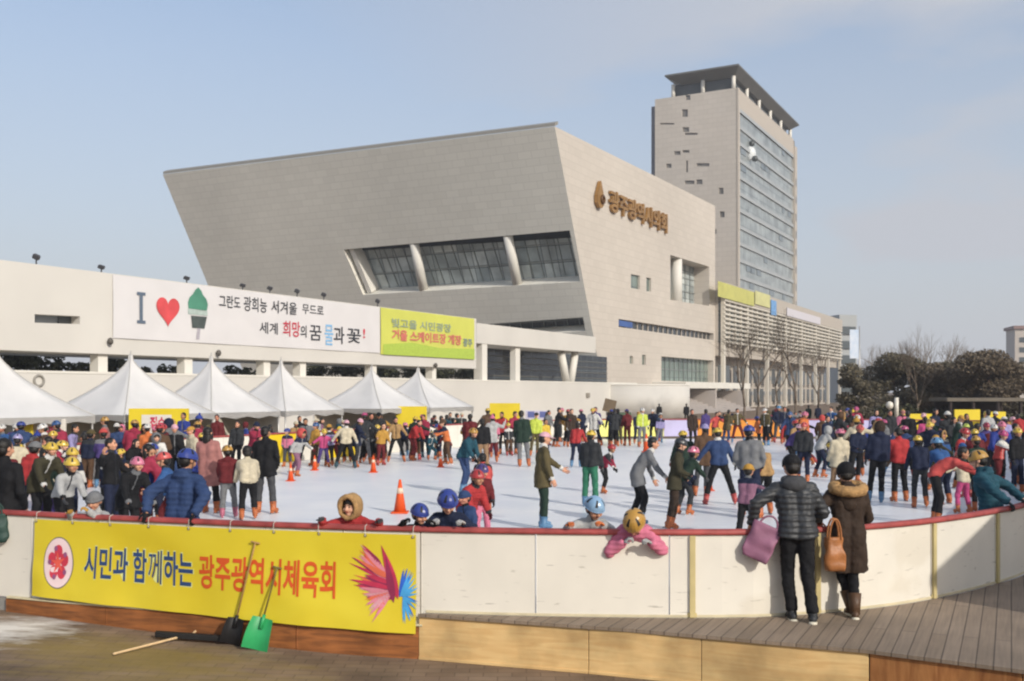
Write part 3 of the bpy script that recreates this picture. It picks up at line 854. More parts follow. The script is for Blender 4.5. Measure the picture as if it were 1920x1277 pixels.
# ---- office tower
T0 = V((41.6, 190, GZ))
tower = thing('office_tower', tuple(T0), 'tall office tower with a dark overhanging roof canopy', 'tower')
tp2 = lambda x, y: hit(x, y, T0, N2); N1 = -D2
tp1 = lambda x, y: hit(x, y, T0, N1)
ztop = tp1(1378, 165).z
Wd = (tp1(1228, 200) - T0).dot(D1); Ld = (tp2(1490, 300) - T0).dot(D2)
uvt1 = lambda p: ((p - T0).dot(D1), p.z); uvt2 = lambda p: ((p - T0).dot(D2), p.z)
tw = MB(); tz = UP * (ztop - GZ)
holes = []
slits = [(1284, 212, 11, 14), (1286, 243, 12, 9), (1296, 251, 24, 4), (1270, 287, 12, 7), (1286, 284, 13, 5), (1254, 311, 10, 8), (1288, 312, 4, 22), (1318, 309, 24, 6), (1293, 342, 18, 7), (1311, 341, 12, 9), (1251, 232, 26, 3), (1290, 183, 9, 9), (1352, 358, 9, 12), (1354, 402, 9, 11), (1339, 434, 9, 9)]
for (x, y, w, h) in slits:
    q = [tp1(x - w / 2, y + h / 2), tp1(x + w / 2, y + h / 2), tp1(x + w / 2, y - h / 2), tp1(x - w / 2, y - h / 2)]
    opening(holes, q, D2, .25, tw, 0)
planar_fill(tw, [T0, T0 + D1 * Wd, T0 + D1 * Wd + tz, T0 + tz], holes, 0, uvt1, N1)
for fs in range(len(tw.f)):
    if fs not in tw.uv: tw.uv[fs] = [uvt1(tw.v[i]) for i in tw.f[fs]]
a = T0 + D1 * Wd; b = T0 + D2 * Ld
tw.add([a, a + D2 * Ld, a + D2 * Ld + tz, a + tz], [(3, 2, 1, 0)]); tw.add([b, a + D2 * Ld, a + D2 * Ld + tz, b + tz], [(0, 1, 2, 3)]); tw.add([T0 + tz, b + tz, a + D2 * Ld + tz, a + tz], [(0, 1, 2, 3)])
tw.build('tower_wall', STONE_R, tower)
SLIT = mat('slit_glass', lin('#7a7670'), .3, .2, .5)
for (x, y, w, h) in slits:
    q = [tp1(x - w / 2, y + h / 2), tp1(x + w / 2, y + h / 2), tp1(x + w / 2, y - h / 2), tp1(x - w / 2, y - h / 2)]
    pane('window', q, D2, .22, SLIT, tower, uvt1)
# glazed long face with spandrels
gz1 = ztop - 4.2
q = [T0 + N2 * .05 + UP * .1, b + N2 * .05 + UP * .1, b + N2 * .05 + UP * (gz1 - GZ), T0 + N2 * .05 + UP * (gz1 - GZ)]
mb = MB(); mb.add(q, [(0, 1, 2, 3)], 0, False, [uvt2(p) for p in q]); cw = mb.build('curtain_wall', GLASS_TW, tower)
nf = 17; fh = (gz1 - 2) / nf
for k in range(nf + 1):
    mb = MB(); z = 2 + k * fh
    mb.obox(T0 + N2 * .06 + D2 * 1.2 + UP * (z - GZ), D2 * (Ld - 3.4), N2 * .25, UP * (fh * .22)); mb.build('spandrel', mat('spandrel_grey', lin('#a3a6a6'), .4, .06, .3), cw)
rngt = random.Random(11); mb = MB()
for k in range(26):
    u = rngt.uniform(2, Ld - 6); z = 3 + rngt.randrange(nf) * fh + fh * .3
    mb.obox(T0 + N2 * .07 + D2 * u + UP * (z - GZ), D2 * rngt.uniform(1.5, 4.5), N2 * .06, UP * fh * .45)
mb.build('dark_pane', mat('tower_dark_pane', lin('#747d82'), .3, .1), cw)
c = tp2(1405, 290) + N2 * .2
mb = MB(); mb.ell(c + UP * .2, (1.1, .5, 1.4), None, 14, 10); mb.build('round_sign', mat('sign_white', lin('#d5d8d8'), .4), tower)
mb = MB(); mb.ell(c + N2 * .9 - UP * .9, (.6, .3, .6)); mb.ell(c + UP * 2.1 + N2 * .3, (.55, .3, .6)); mb.build('sign_mark', mat('sign_dark', lin('#3b403f'), .4), tower)
mb = MB(); mb.obox(T0 + N2 * .06, D2 * 1.1, N2 * .35, UP * (ztop - GZ)); mb.obox(b - D2 * 2.1 + N2 * .06, D2 * 2.1, N2 * .5, UP * (ztop - GZ - 1.5)); mb.obox(T0 + N2 * .06 + D2 * 1.1 + UP * (gz1 - GZ), D2 * (Ld - 3.2), N2 * .2, UP * 4.2)
mb.build('stone_frame', STONE_R, tower)
for k in range(12):
    z = 6 + k * (ztop - 12) / 12
    mb = MB(); mb.obox(b - D2 * 1.5 + N2 * .57 + UP * z, D2 * .8, N2 * .05, UP * 1.6); mb.build('window', SLIT, tower)
# recessed shaft on the left
mb = MB(); za = tp1(1228, 195).z; zb_ = 0
mb.obox(T0 + D1 * Wd + D2 * 1.5, D1 * 1.3, D2 * 5, UP * (za - GZ)); mb.build('shaft', mat('shaft_grey', lin('#77767a'), .6, .05, .3), tower)
# crown: set-back storey, columns, canopy
mb = MB(); zc = ztop; 
mb.obox(T0 + D1 * 1.2 + D2 * 1.2 + UP * (zc - GZ), D1 * (Wd * .72), D2 * (Ld - 4), UP * 2.5); mb.build('penthouse', mat('penthouse_dark', lin('#4d5152'), .5, .1, .3), tower)
for k in range(3):
    p = T0 + D1 * (.7 + k * Wd * .37) + D2 * .7 + UP * (zc - GZ); m_ = MB(); m_.tube(p, p + UP * 2.5, .38, .38, 10); m_.build('crown_column', WHITE_COL, tower)
for k in range(1, 6):
    p = T0 + D1 * .7 + D2 * (.7 + k * (Ld - 2) / 5) + UP * (zc - GZ); m_ = MB(); m_.tube(p, p + UP * 2.5, .38, .38, 10); m_.build('crown_column', WHITE_COL, tower)
mb = MB(); zq = UP * (zc + 2.3 - GZ)
ca, cb, cc, cd = (T0 + D1 * a_ + D2 * b_ + zq for a_, b_ in ((.5, .8), (Wd * .68, .8), (Wd * .68, Ld - 2), (.5, Ld - 2)))          # soffit, flaring out to the roof edge
ra, rb, rc, rd = (T0 + D1 * a_ + D2 * b_ + zq + UP * 1.3 for a_, b_ in ((-.9, -1.6), (Wd * .84, -1.6), (Wd * .84, Ld + .5), (-.9, Ld + .5)))
vs = [ca, cb, cc, cd, ra, rb, rc, rd] + [p + UP * .3 for p in (ra, rb, rc, rd)]
mb.add(vs, [(0, 1, 2, 3), (0, 4, 5, 1), (1, 5, 6, 2), (2, 6, 7, 3), (3, 7, 4, 0), (4, 8, 9, 5), (5, 9, 10, 6), (6, 10, 11, 7), (7, 11, 8, 4), (11, 10, 9, 8)])
mb.build('canopy', mat('canopy_grey', lin('#6a6965'), .5, .08, .3), tower)

# ---- podium office block with the louvred front
O0 = p2(1341, 700) + P2n * 1.5; O0 = V((O0.x, O0.y, GZ))
pod = thing('podium_block', tuple(O0), 'long low office block with a pale louvred front and a yellow banner on top', 'building')
op = lambda x, y: hit(x, y, O0, N2); uvo = lambda p: ((p - O0).dot(D2), p.z)
pe = op(1578, 650); Lp = (pe - O0).dot(D2); zt = op(1342, 527).z
mb = MB(); a = O0 - N2 * 1.0
mb.obox(a + UP * 9.0, D2 * Lp, -N2 * 14, UP * (zt - GZ - 9.0)); mb.obox(a - N2 * 3, D2 * Lp, -N2 * 11, UP * 9.0)
mb.build('core', STONE_R, pod)
q0 = O0 - N2 * .96
zg0, zg1 = op(1342, 640).z, op(1342, 560).z
mb = MB(); mb.add([q0 + UP * (zg0 - GZ), q0 + D2 * Lp + UP * (zg0 - GZ), q0 + D2 * Lp + UP * (zg1 - GZ), q0 + UP * (zg1 - GZ)], [(0, 1, 2, 3)], 0, False, [(0, 0), (Lp, 0), (Lp, 8), (0, 8)])
mb.build('glazing', glassmat('podium_glass', lin('#7d837d'), lin('#5e6460'), .25, 2, 2), pod)
LOUV = mat('louvre_white', lin('#cfc8ba'), .5, .05, .5)
for k in range(10):
    z = zg0 + (zg1 - zg0) * k / 9
    mb = MB(); mb.obox(O0 - N2 * .3 + UP * (z - GZ), D2 * Lp, N2 * .5, UP * .34); mb.build('louvre', LOUV, pod)
for k in range(29):
    zlow = 0 if k % 4 == 0 else zg0 - .5 - GZ
    mb = MB(); mb.obox(O0 - N2 * .55 + D2 * (Lp * k / 28 * .985) + UP * zlow, D2 * (.9 if k % 4 == 0 else .4), N2 * (.55 if k % 4 == 0 else .45), UP * (zg1 + .5 - GZ - zlow)); mb.build('pier', LOUV, pod)
mb = MB(); mb.obox(O0 - N2 * .35 + UP * (zg1 + .4 - GZ), D2 * Lp, N2 * .55, UP * (zt - zg1 - .2)); mb.build('fascia', STONE_R, pod)
for (xa, ya, yb, xb, m, nm) in ((1342, 527, 556, 1410, mat('ban_yellow', lin('#bfbc66'), .5, .1, .6), 'banner'), (1412, 545, 570, 1440, mat('ban_pale_yellow', lin('#cbc88a'), .5, .1, .6), 'banner'), (1442, 562, 590, 1452, mat('ban_blue', lin('#6f9fd0'), .5, .3, 2), 'banner'), (1472, 577, 592, 1535, mat('ban_white', lin('#cfcbd0'), .5, .05), 'banner')):
    a_, b_ = op(xa, yb), op(xb, yb); hgt = op(xa, ya).z - a_.z
    mb = MB(); mb.obox(a_ + N2 * .35, V((b_.x - a_.x, b_.y - a_.y, 0)), N2 * .06, UP * hgt); mb.build(nm, m, pod)
zc1 = op(1342, 668).z
for k in range(22):
    mb = MB(); mb.obox(O0 - N2 * 2.9 + D2 * (Lp * (k + .3) / 22) + UP * 1.0, D2 * (Lp / 22 * .5), N2 * .1, UP * 2.6); mb.build('window', GLASS_DK, pod)
    mb = MB(); mb.obox(O0 - N2 * 2.9 + D2 * (Lp * (k + .3) / 22) + UP * 4.6, D2 * (Lp / 22 * .5), N2 * .1, UP * 3.0); mb.build('window', GLASS_DK, pod)
# far wing that closes the view right of the block
wing = thing('far_wing', tuple(at(1590, 735, 290)), 'grey glazed wing at the far end of the louvred block', 'building')
mb = MB(); w0 = at(1574, 735, 285); w0.z = GZ; mb.obox(w0, V((5.5, 2, 0)), V((-2, 12, 0)), UP * 24.5); mb.build('wall', mat('wing_grey', lin('#a3a6a5'), .5, .05, .2), wing)
for k in range(5):
    mb = MB(); mb.obox(w0 + V((.5, -.25, 0)) + UP * (3 + 4 * k), V((4.4, 1.6, 0)), V((.05, -.1, 0)), UP * 2.2); mb.build('window', GLASS_TW, wing)

# ---- white elevated colonnade
CO = V((-25.0, 50.0, GZ))
cp = lambda x, y: hit(x, y, CO, N2)
def cs(x): return (cp(x, 700) - CO).dot(D2)
col = thing('white_colonnade', tuple(CO), 'long white elevated wall on columns behind the tents', 'colonnade')
sA, sM, sE = -16.0, cs(893), cs(1117)
zb0, zt0 = 4.66, 9.06
mb = MB()
WL = []
slot = [cp(65, 605), cp(150, 608), cp(150, 593), cp(65, 589)]
opening(WL, slot, -N2, 1.0, mb, 0)
a = CO + D2 * sA; b_ = CO + D2 * sM
planar_fill(mb, [a + UP * (zb0 - GZ), b_ + UP * (zb0 - GZ), b_ + UP * (zt0 - GZ), a + UP * (zt0 - GZ)], WL, 0, None, N2)
mb.add([a + UP * (zt0 - GZ), b_ + UP * (zt0 - GZ), b_ - N2 * 6 + UP * (zt0 - GZ), a - N2 * 6 + UP * (zt0 - GZ)], [(0, 1, 2, 3)])
mb.add([a + UP * (zb0 - GZ), b_ + UP * (zb0 - GZ), b_ - N2 * 6 + UP * (zb0 - GZ), a - N2 * 6 + UP * (zb0 - GZ)], [(3, 2, 1, 0)])
mb.add([b_ + UP * (zb0 - GZ), b_ - N2 * 6 + UP * (zb0 - GZ), b_ - N2 * 6 + UP * (zt0 - GZ), b_ + UP * (zt0 - GZ)], [(0, 1, 2, 3)])
mb.add([a - N2 * 6 + UP * (zb0 - GZ), b_ - N2 * 6 + UP * (zb0 - GZ), b_ - N2 * 6 + UP * (zt0 - GZ), a - N2 * 6 + UP * (zt0 - GZ)], [(3, 2, 1, 0)])
mb.build('upper_wall', WHITE_WALL, col)
q = [p - N2 * .8 for p in slot]
mb = MB(); mb.add(q, [(0, 1, 2, 3)]); mb.build('slot_window', mat('slot_grey', lin('#8d9296'), .3, .1, 1), col)
mb = MB(); c0, c1 = q[0].lerp(q[1], .72), q[1]; mb.obox(c0 + N2 * .03, c1 - c0, N2 * .08, UP * 1.0); mb.build('slot_shutter', mat('slot_dark', lin('#55595b'), .4), col)
# beam of the lower right section
mb = MB(); zb1, zt1 = cp(912, 645).z, cp(1000, 618).z
mb.obox(b_ + D2 * .05 + UP * (zb1 - GZ), D2 * (sE - sM - .05), -N2 * 4.5, UP * (zt1 - zb1)); mb.build('beam', WHITE_WALL, col)
for px in (-40, 190, 352, 500, 568, 702, 815, 905):
    s_ = cs(px); mb = MB(); mb.obox(CO + D2 * s_ - N2 * .9 + UP * 3.9, D2 * .62, N2 * .65, UP * (zb0 - .002 - GZ - 3.9)); mb.build('column', WHITE_COL, col)
s_ = cs(905); mb = MB(); mb.obox(CO + D2 * s_ - N2 * .05, D2 * .9, -N2 * .8, UP * (zb1 - GZ - .01)); mb.build('column', WHITE_COL, col)
for px in (972,):
    s_ = cs(px); mb = MB(); mb.obox(CO + D2 * s_ - N2 * .3 + UP * 3.9, D2 * .9, -N2 * .6, UP * (zb1 - GZ - 3.9)); mb.build('column', WHITE_COL, col)
for (xa, xb) in ((1068, 1078), (1094, 1086)):
    mb = MB(); a = cp(xa, 661) - N2 * 1; b = cp(xb, 716) - N2 * 1; mb.tube(a, b, .42, .42, 10); mb.build('leaning_column', WHITE_COL, col)
# base wall
mb = MB(); zB = 3.55
mb.obox(CO + D2 * sA + N2 * .3, D2 * (cs(1205) - sA), -N2 * 9, UP * (zB - GZ)); mb.build('base_wall', WHITE_WALL, col)
mb = MB(); mb.obox(CO + D2 * sA + N2 * .33 + UP * (zB - GZ + .01), D2 * (cs(1190) - sA), -N2 * .4, UP * .12); mb.build('coping', WHITE_COL, col)
mb = MB(); rm = Matrix((D2, UP, N2)).transposed()
mb.torus(hit(73, 714, CO + N2 * .34, N2), .27, .07, rm, 20, 6); mb.build('ring_lamp', mat('ring_grey', lin('#8d8981'), .5), col)
mb = MB(); c = hit(1102, 741, CO + N2 * .34, N2); mb.box(c, (.8, .2, .5), math.atan2(D2.y, D2.x)); mb.build('vent', mat('vent_grey', lin('#8b8478'), .5), col)
for px, py in ((207, 640), (410, 662), (817, 685)):
    mb = MB(); c = hit(px, py, CO + N2 * .2, N2); mb.ell(c, (.16, .16, .2)); mb.tube(c, c - N2 * .3, .05); mb.build('wall_lamp', mat('lamp_dark', lin('#55504a'), .5), col)
# dark glazed hall behind the lower section
mb = MB(); a = hit(912, 700, CO - N2 * 4.4, N2); b = hit(1138, 700, CO - N2 * 4.4, N2); L_ = (b - a).dot(D2)
a.z = GZ; mb.add([a, a + D2 * L_, a + D2 * L_ + UP * 7.3, a + UP * 7.3], [(0, 1, 2, 3)], 0, False, [(0, 0), (L_, 0), (L_, 7.3), (0, 7.3)]); mb.build('dark_glazing', GLASS_DK, col)
mb = MB(); 
for k in range(1, 5): mb.obox(a + N2 * .03 + UP * (3.9 + k * .65), D2 * L_, N2 * .05, UP * .1)
mb.build('glazing_bar', mat('bar_grey', lin('#5a5852'), .5), col)
# rounded stair drum at the right end
drum = thing('stair_drum', tuple(at(1255, 735, 122)), 'cream curved ramp wall at the foot of the council building', 'ramp')
mb = MB(); c = V((14.6, 121.5, GZ))
mb.tube(c, c + UP * 3.7, 6.4, 6.4, 56); mb.build('curved_wall', WHITE_WALL, drum)
mb = MB(); mb.torus(c + UP * 3.74, 6.35, .10, None, 56, 6); mb.build('rim', WHITE_COL, drum)
# steps in front of the entrance
steps = thing('entrance_steps', tuple(at(1265, 760, 120)), 'wide grey stone steps climbing to the council building entrance', 'steps')
st0 = p2(1195, 770); 
base = V((st0.x, st0.y, GZ)) + N2 * 7
for k in range(8):
    mb = MB(); mb.obox(base - N2 * (k * .8) + UP * (k * .3 - .0), D2 * 34, -N2 * (.8 if k < 7 else 1.0), UP * .3 ) ; mb.build('step', mat('step_stone', lin('#a39b95'), .8, .08, .8), steps)
for k in range(3):
    mb = MB(); mb.obox(base - N2 * 1.2 + D2 * (2 + k * 14.5), D2 * .5, -N2 * 5, UP * 3.2); bevel(mb.build('cheek_wall', mat('step_cheek', lin('#b3aaa2'), .8, .05, .6), steps), .03)
# small red-topped apartment at far right
ap = thing('apartment_block', tuple(at(1925, 735, 320)), 'pale apartment block rising over the pines at the right edge', 'building')
mb = MB(); w0 = at(1903, 735, 320); w0.z = GZ; mb.obox(w0, V((14, -3, 0)), V((3, 12, 0)), UP * (at(1900, 617, 320).z - GZ)); mb.build('wall', mat('apt_cream', lin('#bdb3a8'), .7, .05, .2), ap)
mb = MB(); mb.obox(w0 + V((-.6, -.6, 0)) + UP * (at(1900, 617, 320).z - GZ), V((15, -3, 0)), V((3, 13, 0)), UP * 1.0); mb.build('roof', mat('apt_roof', lin('#8a6f68'), .7), ap)
for r_ in range(5):
    for c_ in range(3):
        mb = MB(); mb.obox(w0 + V((1.2 + c_ * 4, -.3 - c_ * .86 - .06, 0)) + UP * (6 + r_ * 3.1), V((2, -.43, 0)), V((.02, .1, 0)), UP * 1.6); mb.build('window', GLASS_DK, ap)

# hanging banners on the colonnade
WB = thing('white_banner', tuple(cp(460, 600)), 'long white banner with a red heart and black brush lettering on the colonnade', 'banner')
def plane_map(x0, y0, x1, y1, ztop_, zbot_, off):
    A = hit(x0, y0, CO + N2 * off, N2); Bq = hit(x1, y1, CO + N2 * off, N2)
    A = V((A.x, A.y, 0)); Bq = V((Bq.x, Bq.y, 0))
    return lambda u, v, h=0.0: A + (Bq - A) * u + UP * (zbot_ + (ztop_ - zbot_) * v) + N2 * h
mw = plane_map(212, 570, 712, 620, 9.0, 5.55, .06)
def sheet(mf, m, parent, name='sheet', nx=24, nz=4):
    mb = MB(); vs = [mf(i / nx, j / nz, .02 * math.sin(i * 1.1 + j)) for j in range(nz + 1) for i in range(nx + 1)]; q = nx + 1
    mb.add(vs, [(j * q + i, j * q + i + 1, (j + 1) * q + i + 1, (j + 1) * q + i) for j in range(nz) for i in range(nx)], 0, True)
    vb = [p - N2 * .02 for p in vs]
    mb.add(vb, [(j * q + i, (j + 1) * q + i, (j + 1) * q + i + 1, j * q + i + 1) for j in range(nz) for i in range(nx)], 0, True)
    return mb.build(name, m, parent)
sheet(mw, mat('banner_white', lin('#d4d1d0'), .5, .04, .5), WB)
def uof(px, a=212, b=712):
    A = cs(a); B_ = cs(b); return (cs(px) - A) / (B_ - A)
def wb_text(body, x0, x1, v0, v1, m, bold=.02):
    t = MB(); put_text(t, body, uof(x0), uof(x1), v0, v1, mw, 0, bold * .5, .04); t.build('lettering', m, WB)
INKB = mat('ink_black', lin('#32343a'), .6, .1, 2); INKS = mat('ink_slate', lin('#5d6a7a'), .6, .1)
t = MB()
for (u0, u1, v0, v1) in ((uof(261), uof(267), .27, .76), (uof(256), uof(272), .72, .77), (uof(256), uof(272), .26, .31)):
    t.add([mw(u0, v0, .04), mw(u1, v0, .04), mw(u1, v1, .042), mw(u0, v1, .042)], [(0, 1, 2, 3)])
t.build('letter', INKS, WB)
def shape(parent, name, pts, m, h=.04, mf=None):
    t = MB(); n = len(pts); t.add([(mf or mw)(u, v, h) for u, v in pts], [tuple(range(n))]); return t.build(name, m, parent)
hp = []
for k in range(40):
    a = 2 * math.pi * k / 40; x = 16 * math.sin(a) ** 3; y = 13 * math.cos(a) - 5 * math.cos(2 * a) - 2 * math.cos(3 * a) - math.cos(4 * a)
    hp.append((uof(314.5) + x / 16 * (uof(336) - uof(314.5)), .52 + y / 17 * .29))
shape(WB, 'heart', hp[::-1], mat('ink_heart', lin('#c94a4c'), .5, .25, 1.0))
# green-capped lamp-like emblem: cap, band, dark basket, stem
ue = uof(371); du = uof(390) - ue
shape(WB, 'emblem_cap', [(ue - du * .95, .58), (ue + du * .85, .57), (ue + du * .95, .68), (ue + du * .8, .77), (ue + du * .45, .84), (ue + du * .3, .91), (ue, .96), (ue - du * .3, .91), (ue - du * .5, .84), (ue - du * .85, .77), (ue - du, .68)], mat('ink_green', lin('#4f8a72'), .5, .15, 1))
shape(WB, 'emblem_band', [(ue - du, .48), (ue + du * .9, .48), (ue + du * .9, .56), (ue - du, .58)], mat('ink_mist', lin('#a9b7b0'), .5), .045)
shape(WB, 'emblem_basket', [(ue - du * .6, .25), (ue + du * .6, .25), (ue + du * .85, .46), (ue - du * .7, .46)], mat('ink_basket', lin('#4b5350'), .5, .3, 2), .045)
shape(WB, 'emblem_stem', [(ue - du * .2, .06), (ue + du * .1, .06), (ue + du * .2, .25), (ue - du * .1, .25)], mat('ink_stem', lin('#aaa4ab'), .5), .045)
wb_text('그란도', 410, 450, .66, .88, INKB); wb_text('광희능', 456, 500, .63, .90, INKB); wb_text('서겨울', 508, 556, .65, .89, INKB); wb_text('무드로', 566, 606, .69, .88, INKB)
wb_text('세계', 486, 520, .24, .46, INKB); wb_text('희망', 530, 562, .22, .52, INK_RED); wb_text('의', 563, 574, .22, .46, INKB); wb_text('꿈', 580, 602, .18, .48, INKB)
wb_text('물', 608, 624, .10, .52, mat('ink_ltblue', lin('#7fb0d6'), .5)); wb_text('과', 625, 645, .14, .5, INKB); wb_text('꽃', 650, 676, .18, .48, INKB); wb_text('!', 680, 684, .30, .50, INK_RED)
YB = thing('yellow_green_banner', tuple(cp(800, 620)), 'yellow and lime banner at the right end of the colonnade wall', 'banner')
my = plane_map(714, 620, 889, 640, 9.02, 5.45, .08)
sheet(my, mat('banner_yellow', lin('#c8ca5c'), .5, .06, .5), YB, nx=10)
shape(YB, 'lime_band', [(.02, .0), (1, .0), (1, .26), (.6, .22), (.3, .30), (.02, .22)], mat('ink_lime', lin('#a9bf4c'), .5, .1), .05, my)
t = MB(); put_text(t, '빛고을 시민광장', .10, .72, .60, .80, my, 0, .02, .06); t.build('lettering', mat('ink_greygreen', lin('#95a389'), .5), YB)
t = MB(); put_text(t, '겨울 스케이트장 개장', .10, .84, .32, .56, my, 0, .03, .06); t.build('lettering', mat('ink_pink', lin('#cf7465'), .5), YB)
t = MB(); put_text(t, '광주', .86, .97, .30, .50, my, 0, .02, .06); t.build('lettering', mat('ink_tealgrey', lin('#7c8f8c'), .5), YB)
# floodlights along the wall top
fl = []
FLM = mat('floodlight_dark', lin('#3b3a3c'), .5)
protoF = None
FNAMES = [(68, 486, 'leftmost floodlight on the white wall top, above the slot window'), (190, 498, 'floodlight on the white wall top just left of the white banner'), (350, 518, 'floodlight on the wall top above the green emblem'), (455, 538, 'floodlight above the first brush lettering of the white banner'), (506, 544, 'floodlight above the middle brush lettering of the white banner'), (557, 549, 'floodlight above the last brush lettering of the white banner'), (607, 548, 'floodlight on the wall top against the stone building'), (708, 571, 'floodlight where white and yellow banners meet')]
for px, py, lab in FNAMES:
    c = hit(px, py, CO - N2 * .5, N2); base = V((c.x, c.y, zt0))
    if protoF is None:
        o = thing('floodlight', base, lab, 'floodlight', 'floodlights on the white wall')
        mb = MB(); mb.tube(base, base + UP * .30, .04, .04); mb.build('bracket', FLM, o)
        mb = MB(); mb.box(base + UP * .44, (.34, .24, .26), math.atan2(D2.y, D2.x), rot=Matrix.Rotation(.5, 3, D2)); bevel(mb.build('lamp_head', FLM, o), .04)
        protoF = o
    else:
        o = protoF.copy(); o.location = base; link(o); o['label'] = lab; ORG[o] = base
        o.scale = (1, 1, .8 + (px % 5) * .1)
        for ch in list(protoF.children):
            d_ = ch.copy(); d_.parent = o; link(d_)
# ------------------------------------------------------------------ tents, stalls, trees
TENT_W = mat('tent_pvc', lin('#cfcdca'), .5, .07, .9, .22, 1.6)
POLE = mat('tent_pole', lin('#b9b6b0'), .4, .1, metal=.6)
TENT_IN = mat('tent_back_sheet', lin('#cfc8b8'), .6, .05, 1)
def tent(px, s_, w, label, ztip, zeave=1.72):
    c = V(((px - CX) / FPX * (42 + s_), 42 + s_, GZ))
    o = thing('pagoda_tent', c, label, 'tent', 'white pagoda tents by the ice')
    ax, ay = D2 * (w / 2), D1 * (w / 2)
    mb = MB(); nlev = 10; vs = []
    ring = []
    for k in range(24):
        side = k // 6; t = (k % 6) / 6 * 2 - 1
        corner = [(t, -1), (1, t), (-t, 1), (-1, -t)][side]
        ring.append(corner)
    for j in range(nlev + 1):
        f = j / nlev
        r = (1 - f) ** 1.55 if f < 1 else 0
        r = max(r, .02)
        z = zeave + (ztip - zeave) * f
        for (a, b) in ring:
            sag = 1 - .10 * (1 - max(abs(a), abs(b)) * min(abs(a), abs(b))) * math.sin(math.pi * f)
            vs.append(V((c.x, c.y, z)) + (ax * a + ay * b) * r * sag)
    n = 24
    fs = [(j * n + k, j * n + (k + 1) % n, (j + 1) * n + (k + 1) % n, (j + 1) * n + k) for j in range(nlev) for k in range(n)]
    fs.append(tuple(nlev * n + k for k in range(n)))
    mb.add(vs, fs, 0, True)
    cn = mb.build('canopy', TENT_W, o)
    mb = MB()
    for k in range(n):
        a, b = vs[k], vs[(k + 1) % n]
        da = .24 + .05 * math.cos(k * math.pi)
        db = .24 + .05 * math.cos((k + 1) * math.pi)
        mb.add([a, b, b - UP * db, a - UP * da], [(3, 2, 1, 0), (0, 1, 2, 3)])
    mb.build('valance', TENT_W, o)
    for q_ in range(4):
        k = q_ * 6; mb = MB()
        mb.strip([vs[j * n + k] + UP * .012 for j in range(nlev + 1)], .018, 5); mb.build('ridge_seam', mat('tent_seam', lin('#b5b2ac'), .6, .1), o)
    for a, b in ((1, 1), (1, -1), (-1, 1), (-1, -1)):
        p = c + (ax * a + ay * b) * .97
        mb = MB(); mb.tube(p, V((p.x, p.y, zeave)), .04, .04, 8); mb.build('pole', POLE, o)
    p = c + ay * .95; mb = MB(); mb.obox(p - ax * .95, ax * 1.9, D1 * .02, UP * (zeave - GZ)); mb.build('back_sheet', TENT_IN, o)
    mb = MB(); mb.tube(V((c.x, c.y, ztip - .05)), V((c.x, c.y, ztip + .16)), .04, .02, 6); mb.build('finial', POLE, o)
    # serving table inside
    mb = MB(); q = c - ay * .55
    mb.obox(q - ax * .7, ax * 1.4, D1 * .6, UP * .75); mb.build('counter', mat('counter_dark', lin('#4a4038'), .7, .3, 2), o)
    return o
tent(-8, -5.2, 4.7, 'white pagoda tent cut by the left edge of the photo', 4.15)
tent(245, 0, 4.7, 'tallest white pagoda tent, above the yellow stall panel', 4.13)
tent(396, 3.9, 4.3, 'white pagoda tent third from left, below the brush lettering', 4.2)
tent(527, 8.0, 4.3, 'white pagoda tent in the middle of the row of five full peaks', 4.15)
tent(697, 14.5, 4.6, 'white pagoda tent under the yellow and lime banner', 4.0)
tent(784, 18.5, 4.8, 'farthest white pagoda tent, rightmost of the row', 4.0)

YP = mat('stall_yellow', lin('#dcc429'), .5, .08, 1.0); REDT = mat('stall_red', lin('#c33a56'), .5, .2, 3); WPAN = mat('stall_white', lin('#d8d2c8'), .5, .05)
def stall(name, x0, y0, x1, y1, Y, m, label, text=None, tcol=None, inner=None):
    a, b = at(x0, y1, Y), at(x1, y1, Y); h = at(x0, y0, Y).z - a.z
    o = thing(name, (a + b) / 2, label, 'panel')
    d = b - a; mb = MB(); mb.obox(a, d, V((0, .12, 0)), UP * h); bevel(mb.build('board', m, o), .01)
    mp = lambda u, v, hh=0: a + d * u + UP * (h * v) + V((0, -hh, 0))
    if inner:
        u0, u1, v0, v1, mi = inner
        t = MB(); t.obox(mp(u0, v0, .012), d * (u1 - u0), V((0, .008, 0)), UP * h * (v1 - v0)); t.build('inset', mi, o)
    if text:
        for (body, u0, u1, v0, v1, mm) in text:
            t = MB(); put_text(t, body, u0, u1, v0, v1, mp, 0, .04, .02); t.build('lettering', mm, o)
    for u in (.03, .94):
        t = MB(); p = mp(u, 0); t.obox(V((p.x, p.y + .02, GZ)), V((.06, 0, 0)), V((0, .06, 0)), UP * max(.05, a.z - GZ)); t.build('leg', POLE, o)
    return o
stall('stall_panel', 241, 766, 353, 850, 38.5, YP, 'large yellow stall panel with red lettering below the tallest tent', [('접수', .36, .62, .56, .82, REDT)], None, (.22, .72, .12, .86, WPAN))
stall('stall_panel', 28, 782, 60, 832, 36, YP, 'small yellow stall panel near the left edge')
stall('stall_panel', 62, 786, 122, 822, 36.5, WPAN, 'white stall panel with red lettering near the left edge', [('대여소', .15, .9, .2, .7, REDT)])
stall('stall_panel', 742, 762, 800, 808, 55, YP, 'yellow panel under the farthest tent')
stall('stall_panel', 918, 756, 975, 806, 58, YP, 'yellow panel standing alone right of the tents')
stall('stall_panel', 985, 770, 1030, 786, 62, mat('stall_lav', lin('#c9c3d4'), .5), 'pale panel with blue squares past the tents', [('■', .1, .38, .2, .9, mat('stall_blue', lin('#5f679c'), .5)), ('■', .6, .88, .2, .9, mat('stall_blue', lin('#5f679c'), .5))])

